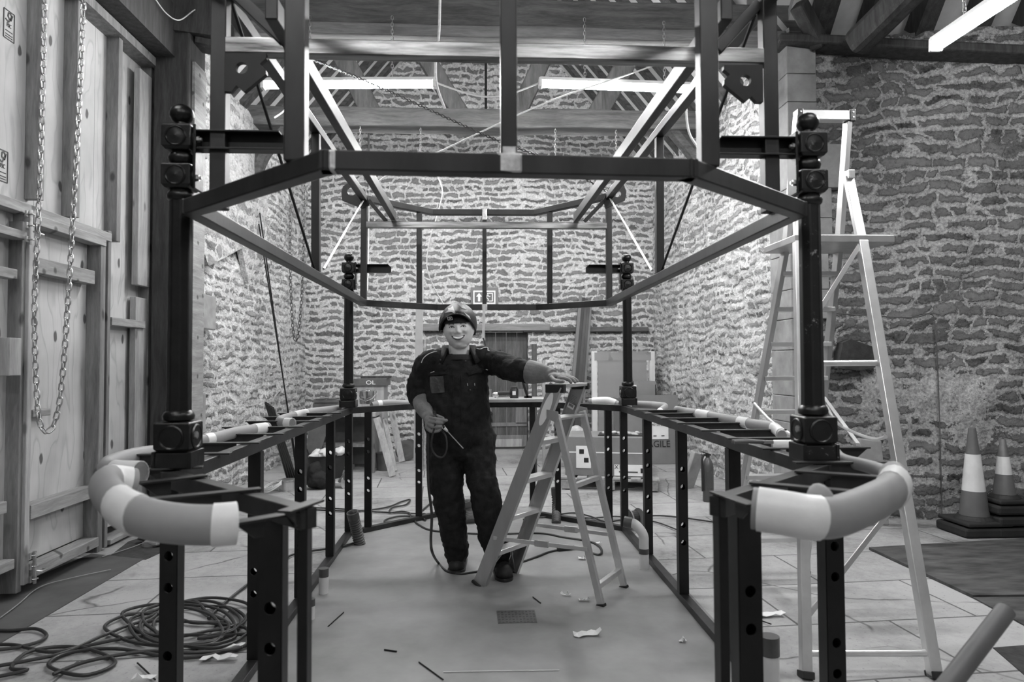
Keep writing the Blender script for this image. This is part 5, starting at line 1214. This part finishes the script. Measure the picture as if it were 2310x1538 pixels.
# traffic cones
def cone(px, pyb, ytop, label, n_base, s=1.0):
    c = fl(px, pyb+6); c.z = 0; Y = c.y; t = thing('traffic_cone', c, label, 'cone'); zb = .085*n_base; H = at(px, ytop, Y).z-zb
    mb = MB(); mb.box(c+V((0,0,zb+.016)), (.36*s,.36*s,.032)); mb.lathe([(.15*s,.03),(.125*s,.05),(.12*s,.06)], c+V((0,0,zb)), 28); mb.build('base', m_rubber, t, bevel=.015)
    R_ = lambda z: .112*s*(1-z/H)+.026*s*(z/H)
    mb = MB(); mb.lathe([(R_(.05),.05),(R_(H),H-.005),(R_(H)*.8,H),(.015,H),(.015,H-.05)], c+V((0,0,zb)), 28); mb.build('cone_body', m_cone, t, smooth=True)
    mb = MB(); mb.lathe([(R_(.16)+.003,.12),(R_(H*.72)+.003,H*.72)], c+V((0,0,zb)), 28); mb.build('reflective_sleeve', m_conew, t, smooth=True)
    for k in range(n_base):
        mb = MB(); mb.box(c+V((.01*(k % 2),0,.085*k+.04)), (.40*s,.36*s,.07)); o = tag(mb.build('rubber_base_block', m_rubber, bevel=.018), 'black rubber base block stacked under the %s, level %s' % (('left cone','lowest') if k == 0 and px < 2250 else ('left cone','upper') if px < 2250 else ('right cone','lowest') if k == 0 else ('right cone','middle') if k == 1 else ('right cone','upper')), 'block')
    return t
cone(2199,1196,964,'left traffic cone with a white reflective sleeve on rubber blocks',1)
cone(2268,1198,990,'right traffic cone half hidden at the edge of the photo on a taller stack',3,.78)
# rubber/board sheets on the floor at right
def sheetfloor(pts, h, mat, name, label, cat): P = [fl(*p) for p in pts]; mb = MB(); mb.prism([(p.x,p.y) for p in P], (0,0,.002), (1,0,0), (0,1,0), (0,0,h)); return tag(mb.build(name, mat, bevel=.002), label, cat)
m_mat = plain('scuffed_dark_board', .012, .10, .8, 0, 3.5, .3, stretch=(1,3,1), detail=9)
sheetfloor([(1960,1240),(2330,1218),(2560,1240),(2600,1345),(2195,1350)], .018, m_mat, 'floor_board', 'large scuffed dark board lying on the flagstones at right', 'board')
sheetfloor([(2195,1350),(2600,1348),(2700,1480),(2310,1412)], .008, m_mat, 'floor_board', 'second dark board under the near edge of the large one', 'board')
P = [fl(*q) for q in ((2240,1462),(2330,1455),(2500,1600),(2330,1540))]; mb = MB(); mb.prism([(p.x,p.y) for p in P], (0,0,0), (1,0,0), (0,1,0), (0,0,.004)); struct(mb.build('floor_pit', m_hole))
# grey pole leaning in from the bottom right
mb = MB(); a, b_ = at(2268,1378,1.9), at(2120,1570,1.75); mb.tube([b_+(b_-a)*1.6, a], .026, 18); pe = tag(mb.build('grey_pole', m_grey, smooth=True), 'thick grey tube rising into the bottom right corner', 'tube')
# pipes standing out of the floor
def pipe(px, pb, pt, r, label, cap=True, lean=0):
    c = fl(px, pb); t = thing('waste_pipe', c, label, 'pipe'); zt_ = at(px, pt, c.y).z
    mb = MB(); mb.tube([c, c+V((lean,0,zt_))], r, 18); mb.build('white_pipe', m_white, t, smooth=True)
    if cap: mb = MB(); mb.tube([c+V((lean*.7,0,zt_*.70)), c+V((lean,0,zt_+.004))], r*1.06, 18); mb.build('tape_cap', m_dkcap, t, smooth=True)
    return t
m_dkcap = plain('grey_tape', .06, .1, .4)
pipe(730,1340,1283,.028,'white pipe stub with a dark taped top by the left floor rail')
pipe(701,1398,1352,.022,'second white pipe stub, low behind the left end post', cap=True)
pipe(1738,1570,1436,.037,'white pipe with grey taped top in the right foreground')
# white elbow waste pipe
c = fl(1453,1284); t = thing('waste_pipe', c, 'white plastic waste pipe with an elbow by the right floor rail', 'pipe'); zt_ = at(1453,1205,c.y).z
mb = MB(); mb.tube(spline([c, c+V((0,0,zt_*.7)), c+V((-.005,0,zt_)), c+V((-.05,.02,zt_+.06)), c+V((-.10,.04,zt_+.07))],5), .032, 16); mb.build('elbow_pipe', m_white, t, smooth=True)
mb = MB(); mb.tube([c+V((-.07,.03,zt_+.067)), c+V((-.12,.05,zt_+.075))], .037, 16); mb.build('tape_cap', m_dkcap, t, smooth=True)
mb = MB(); mb.tube([c+V((0,0,zt_*.45)), c+V((0,0,zt_*.6))], .0335, 16); mb.build('printed_ring', m_dkcap, t, smooth=True)
def hose(pts, r, label, top=True):
    S = spline([at(*q) if len(q) == 3 else fl(*q) for q in pts], 40); rr = [r*(1+.13*math.sin(i*1.25)) for i in range(len(S))]
    b = S[0].copy(); t = thing('ribbed_hose', b, label, 'hose'); mb = MB(); mb.tube(S, rr, 16); mb.build('ribbed_sleeve', m_hose, t, smooth=True, flat=0)
    if top: k = len(S)//4; mb = MB(); mb.tube(S[-k:], r*1.12, 14); mb.build('taped_end', m_dkcap, t, smooth=True)
hose([(812,1229),(803,1190,5.28),(795,1155,5.24)], .04, 'ribbed hose with taped top rising by the back left counter corner')
hose([(1062,1182),(1055,1155,6.05),(1050,1130,6.05)], .055, 'wide ribbed hose between the legs of the man')
hose([(1255,1182),(1255,1140,6.08),(1253,1100,6.08)], .036, 'tall ribbed hose with a black taped head behind the stepladder')
# extension reel on the floor at right
c = fl(1428,1195); t = thing('cable_reel', c, 'cable reel with a pale drum beside the right floor rail', 'cable reel')
mb = MB(); [mb.lathe([(0,0),(.085,0),(.085,.012),(0,.012)], c+V((s,0.02*0,.09)), 26, axis=(1,.5,0)) for s in (-.05,.05)]; mb.build('reel_flange', m_cardl, t)
mb = MB(); mb.lathe([(0,0),(.06,0),(.06,.1),(0,.1)], c+V((-.045,0,.09)), 20, axis=(1,.5,0)); mb.build('wound_cable', m_cable, t)
# drain cover
P = [fl(*q) for q in ((1120,1381),(1206,1379),(1212,1407),(1124,1409))]
dc = MB(); dc.prism([(p.x,p.y) for p in P], (0,0,.0062), (1,0,0), (0,1,0), (0,0,.003)); dr_ = tag(dc.build('drain_cover', m_grey), 'small grey embossed drain cover set in the concrete in front of the man', 'drain cover')
mb = MB(); a, b_, c, d = P
for i in range(11):
    for j in range(5):
        u, v = (i+.5)/11, (j+.5)/5; p = a.lerp(b_,u).lerp(d.lerp(c,u),v); mb.box(p+V((0,0,.0098)), (.011,.026 if (i+j) % 2 else .012,.0016))
child(mb, 'raised_tread_pattern', m_dkcap, dr_)
# ================================================================ FLOOR CABLES
def fcable(pts, r, label, k=7, z=.012, closed=False, mat=None):
    random.seed(len(pts)); P = [fl(*p)+V((0,0,z+random.uniform(0,.006))) for p in pts]; mb = MB(); mb.tube(spline(P, k), r, 8); return tag(mb.build('floor_cable', mat or m_cable, smooth=True), label, 'cable')
# the big heap at left
random.seed(11); pts = [(-30,1515),(60,1500),(150,1478),(240,1440),(340,1408)]
for i in range(74):
    a = i*.62; R1 = 1+.22*math.sin(i*.9)+random.uniform(-.12,.12); cx = 425+18*math.sin(i*.23)+(-60 if 28 < i < 40 else 0); cy = 1412+9*math.cos(i*.31)+(25 if 28 < i < 40 else 0)
    pts.append((cx+118*R1*math.cos(a), cy+42*R1*math.sin(a)))
pts += [(560,1440),(540,1470),(430,1482),(330,1478),(200,1500),(120,1530)]
fcable(pts, .0085, 'heap of coiled black cable on the flagstones at lower left', z=.016)
fcable([(-30,1462),(30,1460),(110,1478),(180,1465),(260,1450),(330,1436),(300,1420)], .0085, 'black cable running into the heap from the left edge')
fcable([(-40,1425),(20,1428),(80,1425),(105,1438),(85,1455),(30,1468),(-40,1475)], .0085, 'black cable bent in a loop at the far left edge')
fcable([(-40,1540),(60,1520),(25,1515),(60,1480),(130,1465),(200,1470),(260,1500),(190,1530),(110,1510),(150,1480),(260,1470),(420,1490),(560,1462)], .0085, 'loose loops of black cable in front of the heap')
fcable([(470,1400),(500,1370),(570,1315),(600,1300)], .008, 'black cable running back from the heap under the left legs')
fcable([(640,1275),(655,1258),(700,1248),(770,1238),(820,1222)], .008, 'black cable crossing the left floor rail')
fcable([(690,1152),(800,1156),(870,1148),(905,1135),(925,1130),(915,1142),(885,1148),(880,1160),(905,1156),(925,1162),(920,1178),(880,1186),(868,1178),(900,1168),(945,1170),(960,1178)], .008, 'tangle of black cable beyond the far end of the floor rail')
fcable([(690,1148),(760,1150),(850,1158),(960,1162)], .007, 'straight black cable beyond the left counter legs')
fcable([(1180,1175),(1230,1170),(1290,1160),(1330,1168),(1370,1180),(1430,1170),(1500,1168),(1620,1182)], .007, 'thin black cable across the flagstones behind the counter end at right')
fcable([(1120,1155),(1200,1160),(1320,1172),(1390,1168),(1470,1178),(1530,1200)], .006, 'second thin cable behind the right counter end')
fcable([(0,1400),(40,1370),(90,1330),(160,1310),(250,1290)], .003, 'thin pale wire along the foot of the hoarding', mat=m_cardl)
fcable([(230,1260),(300,1238),(352,1215)], .003, 'thin wire end by the pit at the hoarding', mat=m_cardl)
# ================================================================ WORKSHOP CLUTTER AT BACK LEFT
wb = thing('workbench', (-1.6,8.8,0), 'low workbench with a pale top behind the left counter rail', 'workbench')
Yw = 8.75; a, b_ = at(690,935,Yw), at(848,935,Yw)
mb = MB(); mb.b2((a.x,Yw,a.z-.035), (b_.x,Yw+.5,a.z+.02)); mb.build('bench_top', m_pinel, wb, bevel=.004)
for x in (a.x+.05, b_.x-.05):
    for y in (Yw+.05, Yw+.45): mb = MB(); mb.b2((x-.03,y-.03,0), (x+.03,y+.03,a.z-.03)); mb.build('leg', m_pine, wb)
mb = MB(); mb.b2((a.x+.08,Yw+.06,.32),(b_.x-.08,Yw+.44,.35)); mb.build('shelf', m_pine, wb)
mb = MB(); mb.b2((a.x+.1,Yw+.46,.05),(b_.x-.1,Yw+.49,a.z-.06)); mb.build('back_panel', m_dkcap, wb)
zt_ = a.z+.02
q0, q1 = at(712,893,8.95), at(772,920,8.95)
tb_ = thing('tool_case', V(((q0.x+q1.x)/2,8.95,zt_)), 'grey lidded tool case on the workbench', 'tool case'); mb = MB(); mb.b2((q0.x,8.8,zt_),(q1.x,9.15,zt_+.12)); mb.build('case_body', m_hose, tb_, bevel=.01)
mb = MB(); mb.b2((q0.x+.02,8.79,zt_+.12),(q1.x-.02,9.14,zt_+.16)); [mb.b2((q0.x+.04+i*.13,8.785,zt_+.16),(q0.x+.14+i*.13,9.1,zt_+.172)) for i in range(2)]; mb.build('case_lid', m_hose, tb_, bevel=.008)
# steel pail on the counter corner
c = at(829,914,6.05); c.z = ZC+.0; mb = MB(); pr = at(850,900,6.05).x-c.x; ph = at(829,882,6.05).z-ZC
pt_ = thing('steel_pail', c, 'shiny steel pail standing on the back left counter corner', 'pail')
mb.lathe([(0,.005),(pr*.86,.0),(pr,ph),(pr*1.04,ph+.004),(pr*.98,ph+.006),(pr*.83,.012),(0,.012)], c, 28); mb.build('pail_body', plain('polished_steel', .55, .7, .15, .95, 3), pt_, smooth=True)
mb = MB(); mb.tube([c+V((-pr*1.0,-.0,ph-.02)), c+V((-pr*.6,-pr*1.1,ph*.4)), c+V((0,-pr*1.25,ph*.25)), c+V((pr*.6,-pr*1.1,ph*.4)), c+V((pr,0,ph-.02))], .003, 6); mb.build('wire_handle', m_gal, pt_, smooth=True)
# crate with two letters
q0, q1 = at(800,868,9.3), at(866,915,9.3); cr = thing('stacked_box', V(((q0.x+q1.x)/2,9.45,0)), 'pale box with a dark lid lettered OL standing behind the steel pail', 'box')
mb = MB(); mb.b2((q0.x,9.3,0),(q1.x,9.7,q0.z)); mb.build('box_body', m_pinel, cr, bevel=.004)
q2 = at(798,854,9.28); q3 = at(872,870,9.28); mb = MB(); mb.b2((q2.x,9.27,q3.z),(q3.x,9.72,q2.z)); ld_ = mb.build('lid', m_dkcap, cr, bevel=.004)
text('lid_lettering', 'OL', at(836,863,9.265), .075, m_label, ld_, RF, 1.3)
mb = MB(); mb.b2((at(815,847,9.4).x,9.35,q2.z),(at(878,853,9.4).x,9.65,q2.z+.03)); mb.build('loose_board', m_oak, cr)
# planks leaning at the bench
for k, (bx_, by_, tx_, ty_, w_, lab) in enumerate(((886,1076,850,942,.085,'pale plank leaning on the workbench, nearest of three'),(892,1064,868,945,.05,'narrow plank leaning just behind the nearest one'),(907,1043,884,930,.085,'pale plank leaning furthest right of the workbench'))):
    p = fl(bx_, by_); q = at(tx_, ty_, p.y+.25); mb = MB(); mb.bar(p+V((0,0,.01)), q, w_, .022, up=(0,1,0)); tag(mb.build('leaning_plank', m_pinel, bevel=.003), lab, 'plank')
c = fl(914,1040); t = thing('cable_drum', c, 'round dark cable drum on its side near the spirit level', 'cable drum')
mb = MB(); mb.lathe([(0,0),(.14,0),(.14,.02),(.09,.025),(.05,.02),(.05,.03),(0,.03)], c+V((0,0,.15)), 28, axis=(.3,-1,0)); mb.lathe([(0,.1),(.14,.1),(.14,.12),(0,.12)], c+V((0,.2,.15)), 28, axis=(.3,-1,0)); mb.build('drum_flange', m_dkcap, t)
mb = MB(); mb.lathe([(0,-.12),(.11,-.12),(.11,0),(0,0)], c+V((0,0,.15)), 20, axis=(.3,-1,0)); mb.build('wound_cable', m_cable, t)
c = fl(866,1060); mb = MB(); mb.lathe([(0,0),(.085,0),(.105,.22),(.11,.225),(.1,.225),(.08,.01),(0,.01)], c, 20); tag(mb.build('plastic_bucket', m_hose, smooth=True), 'small grey bucket behind the leaning planks', 'bucket')
# flexible tub with plastic sheet in it
c = fl(733,1080)+V((0,.12,0)); rt, hb_ = 44/FPX*c.y, at(733,1025,c.y).z
t = thing('flexible_tub', c, 'black flexible tub full of clear plastic behind the left counter legs', 'tub')
mb = MB(); mb.lathe([(0,.004),(rt*.72,0),(rt*1.0,hb_),(rt*1.05,hb_+.005),(rt*.96,hb_),(rt*.7,.012),(0,.012)], c, 30); mb.build('tub_body', m_rubber, t, smooth=True)
for s in (-1,1): mb = MB(); mb.tube(spline([c+V((s*rt,-.07,hb_)), c+V((s*rt*1.08,-.05,hb_+.06)), c+V((s*rt*1.08,.05,hb_+.06)), c+V((s*rt,.07,hb_))],4), .009, 8); mb.build('tub_handle', m_rubber, t, smooth=True)
mb = MB(); random.seed(4)
for k in range(14): mb.ell(c+V((random.uniform(-.6,.6)*rt, random.uniform(-.5,.5)*rt, hb_-.02+random.uniform(0,.05))), (random.uniform(.04,.09),.05,.045), rot=Matrix.Rotation(random.uniform(0,3),3,'X'), nu=30, nv=20)
for i, v in enumerate(mb.v): mb.v[i] = v+V((1,1,1))*noise.noise(v*26)*.03
tag(mb.build('plastic_sheeting', sheet('crumpled_plastic', .8, .75), smooth=True, flat=0), 'crumpled clear plastic sheeting heaped in the black tub', 'plastic')
c = fl(714,1106); mb = MB(); mb.ell(c+V((0,.1,.10)), (.15,.12,.10), nu=24, nv=16); mb.ell(c+V((-.04,.1,.2)), (.08,.08,.09))
for i, v in enumerate(mb.v): mb.v[i] = v+V((1,1,.6))*(noise.noise(v*10)*.045+noise.noise(v*27)*.018); mb.v[i].z = max(.004, mb.v[i].z)
tag(mb.build('black_bag', m_cloth, remesh=.012, sm=1), 'slumped black bag on the floor in front of the tub', 'bag')
c = fl(765,1100); t = thing('angle_grinder', c, 'small power tool lying by the black bag', 'power tool'); mb = MB(); mb.tube([c+V((0,0,.05)), c+V((.09,-.02,.16))], .028, 12); mb.build('tool_body', m_grey, t, smooth=True)
mb = MB(); mb.tube([c+V((-.08,0,.04)), c+V((.03,0,.045))], .035, 14); mb.lathe([(0,0),(.06,0),(.06,.006),(0,.006)], c+V((.05,-.03,.06)), 18, axis=(1,-.3,0)); mb.build('tool_head', m_gal, t)
# spool, coil, rods
c = fl(649,1106); r = 20/FPX*c.y; H = at(649,1081,c.y).z
t = thing('wire_spool', c, 'metal spool of grey wire on the flagstones by the left wall', 'spool'); mb = MB(); mb.lathe([(0,0),(r,0),(r,.012),(r*.4,.012),(r*.4,H-.012),(r,H-.012),(r,H),(0,H)], c, 30); mb.build('spool_flanges', m_gal, t, bevel=.001)
mb = MB(); mb.lathe([(r*.9,.014),(r*.92,.03),(r*.92,H-.03),(r*.9,H-.014)], c, 30); mb.build('wound_wire', m_alu, t)
random.seed(8); mb = MB(); c = fl(615,1112); P = [c+V((.085*(1+.2*math.sin(i*.7))*math.cos(i*.7), .05*math.sin(i*.7)*(1+.2*math.cos(i)), .05+.04*math.sin(i*.7+1)+.001*i)) for i in range(44)]
mb.tube(spline(P,3), .006, 6); tag(mb.build('white_cable_coil', m_white, smooth=True), 'small coil of white cable beside the wire spool', 'cable')
rb = thing('rod_bundle', fl(655,1085), 'bundle of dark steel rods leaning against the left wall', 'rods')
for k in range(5): mb = MB(); mb.tube([fl(650+5*k,1085), at(612+4*k,908+3*k,6.6)+V((-.05,0,0))], .012, 8); mb.build('rod', m_leg, rb, smooth=True)
for (p, q, lab) in (((668,1060),(586,480),'very long thin black rod leaning on the left wall, the taller one'),((672,1066),(584,505),'very long thin black rod leaning just left of the taller one')):
    a = fl(*p); mb = MB(); mb.tube([a, atx(q[0],q[1],-2.63)], .008, 8); tag(mb.build('long_rod', m_leg, smooth=True), lab, 'rod')
# grey tilted plate between wall and tub
mb = MB(); p = fl(690,1075); mb.prism([(0,0),(.12,0),(.30,.62),(.06,.62)], p+V((-.05,.05,0)), (1,0,0), (0,.15,1), (0,.02,0)); tag(mb.build('metal_sheet', m_hose), 'grey tapered metal sheet leaning behind the tub', 'metal sheet')
# ================================================================ TOOLS ON THE BACK OF THE COUNTER
Yk = 6.25
mb = MB(); a, b_ = at(1105,908,6.2), at(1206,908,6.2); mb.b2((a.x-.05,6.05,ZC+.002),(b_.x+.1,6.45,ZC+.03)); tag(mb.build('work_plank', m_alu, bevel=.003), 'pale plank laid along the back of the counter beside the man', 'plank')
zk = ZC+.03
c = at(1160,900,6.25); c.z = zk; t = thing('small_jar', c, 'dark jar with a white label on the back counter plank', 'jar'); mb = MB(); mb.lathe([(0,0),(.038,0),(.04,.01),(.04,.075),(.03,.09),(0,.09)], c, 24); mb.build('jar_body', m_blkplastic, t, smooth=True)
mb = MB(); mb.lathe([(0,.09),(.032,.09),(.034,.105),(0,.105)], c, 24); mb.build('lid', m_dchain, t); mb = MB(); mb.box(c+V((-.003,-.04,.045)), (.03,.004,.035)); mb.build('paper_label', m_label, t)
c = at(1118,901,6.25); c.z = zk; t = thing('hand_grinder', c, 'hand grinder with a pale head lying on the back counter plank', 'power tool'); mb = MB(); mb.ell(c+V((0,0,.03)), (.032,.03,.026)); mb.build('grinder_head', m_gal, t, smooth=True); mb = MB(); mb.tube([c+V((.02,0,.04)), c+V((.13,0,.045))], .02, 12); mb.build('handle', m_blkplastic, t, smooth=True)
c = at(1190,895,6.25); c.z = zk; mb = MB(); mb.bar(c+V((.0,0,.003)), c+V((-.06,0,.20)), .02, .03, up=(0,1,0)); mb.bar(c+V((-.03,0,.01)), c+V((.04,0,.01)), .03, .02); tag(mb.build('bar_clamp', m_leg), 'dark bar clamp propped on the back counter plank', 'clamp')
random.seed(21)
for k, (px, lab) in enumerate(((1135,'short bright steel offcut on the plank near the grinder'),(1225,'bent bright offcut on the counter behind the stepladder'),(1330,'pale offcut on the counter right of the stepladder'))):
    c = at(px,906,6.2); c.z = ZC+.034 if k == 0 else ZC+.012; mb = MB(); mb.bar(c-V((.05,0.02,0)), c+V((.05,.02,.004)), .018, .012); tag(mb.build('steel_offcut', m_gal), lab, 'offcut')
c = atz(1715,1000,ZC+.02); t = thing('pliers', c, 'pair of pliers lying on the right counter rail', 'pliers'); mb = MB()
for s in (-1,1): mb.tube([c+V((.02,0,.005)), c+V((-.05,s*.02,.01)), c+V((-.11,s*.012,.008))], .008, 8)
mb.build('handle', m_grey, t, smooth=True); mb = MB(); mb.bar(c+V((.01,0,.005)), c+V((.05,0,.005)), .02, .012); mb.build('jaw', m_gal, t)
# ================================================================ SCRAPS ON THE FLOOR
def scrap(px, py, s, label, mat=m_label, seed=0, asp=.4):
    random.seed(seed+px); c = fl(px, py); mb = MB(); n = 7
    for i in range(n):
        u = (i/(n-1)-.5)*s; h = .012*abs(noise.noise(V((i*.9,px*.1,0))))*2+.004+.0; wd = s*asp*random.uniform(.25,.5)
        for e in (-1,1): mb.v.append(c+V((u, e*wd+random.uniform(-.3,.3)*wd, .008+h*random.uniform(.3,2))))
    for i in range(n-1): mb.f.append((2*i,2*i+2,2*i+3,2*i+1))
    o = mb.build('paper_scrap', mat); s_ = o.modifiers.new('solid','SOLIDIFY'); s_.thickness = .002; return tag(o, label, 'scrap')
scrap(1325,1436,.14,'long curl of white paper on the concrete right of the drain cover')
scrap(1276,1346,.06,'white scrap on the concrete left of the ladder foot'); scrap(1318,1358,.06,'pale crumpled scrap right beside the near support foot', asp=.5)
scrap(1313,1264,.05,'white scrap under the stepladder near the plug', asp=.9); scrap(1540,1450,.035,'tiny white chip on the concrete at right', asp=.9)
scrap(1735,1390,.16,'white torn tape strip on the flagstones between the right front legs'); scrap(495,1490,.16,'torn white paper strip in front of the cable heap'); scrap(522,1465,.12,'white scrap at the right of the cable heap')
scrap(325,1535,.1,'pale scrap below the cable heap', asp=.3); scrap(1350,1230,.05,'scrap of white paper beside the far support leg',asp=.6)
def stick(p, q, r, label, mat=m_leg): mb = MB(); mb.tube([fl(*p)+V((0,0,.01)), fl(*q)+V((0,0,.01))], r, 6); tag(mb.build('welding_rod_stub', mat, smooth=True), label, 'rod')
stick((1202,1350),(1220,1364),.003,'short dark rod stub above the drain cover'); stick((740,1417),(775,1385),.003,'bent thin rod on the concrete by the left floor rail'); stick((867,1470),(895,1474),.004,'dark rod stub on the concrete left of centre')
stick((945,1498),(1000,1538),.003,'thin rod at the bottom edge below the drain cover'); stick((1000,1520),(1262,1516),.002,'long thin bright wire near the bottom edge', m_alu); stick((1700,1398),(1740,1412),.003,'dark twig of wire by the torn tape strip')
stick((310,1500),(350,1538),.004,'dark stick in front of the cable heap')
# stones in the pit
random.seed(6)
for k, (px, py) in enumerate(((335,1225),(352,1232),(372,1222),(365,1212),(388,1215))):
    c = fl(px, py); mb = MB(); mb.ell(c+V((0,0,.03)), (random.uniform(.05,.09),.06,.045)); 
    for i, v in enumerate(mb.v): mb.v[i] = v+V((1,1,1))*noise.noise(v*13)*.03
    tag(mb.build('rubble_stone', m_quoin if k % 2 else m_stoneR), ('leftmost','second from the left','rearmost','middle','rightmost')[k]+' rough broken stone in the pit by the hoarding', 'stone', 'rubble in the pit')
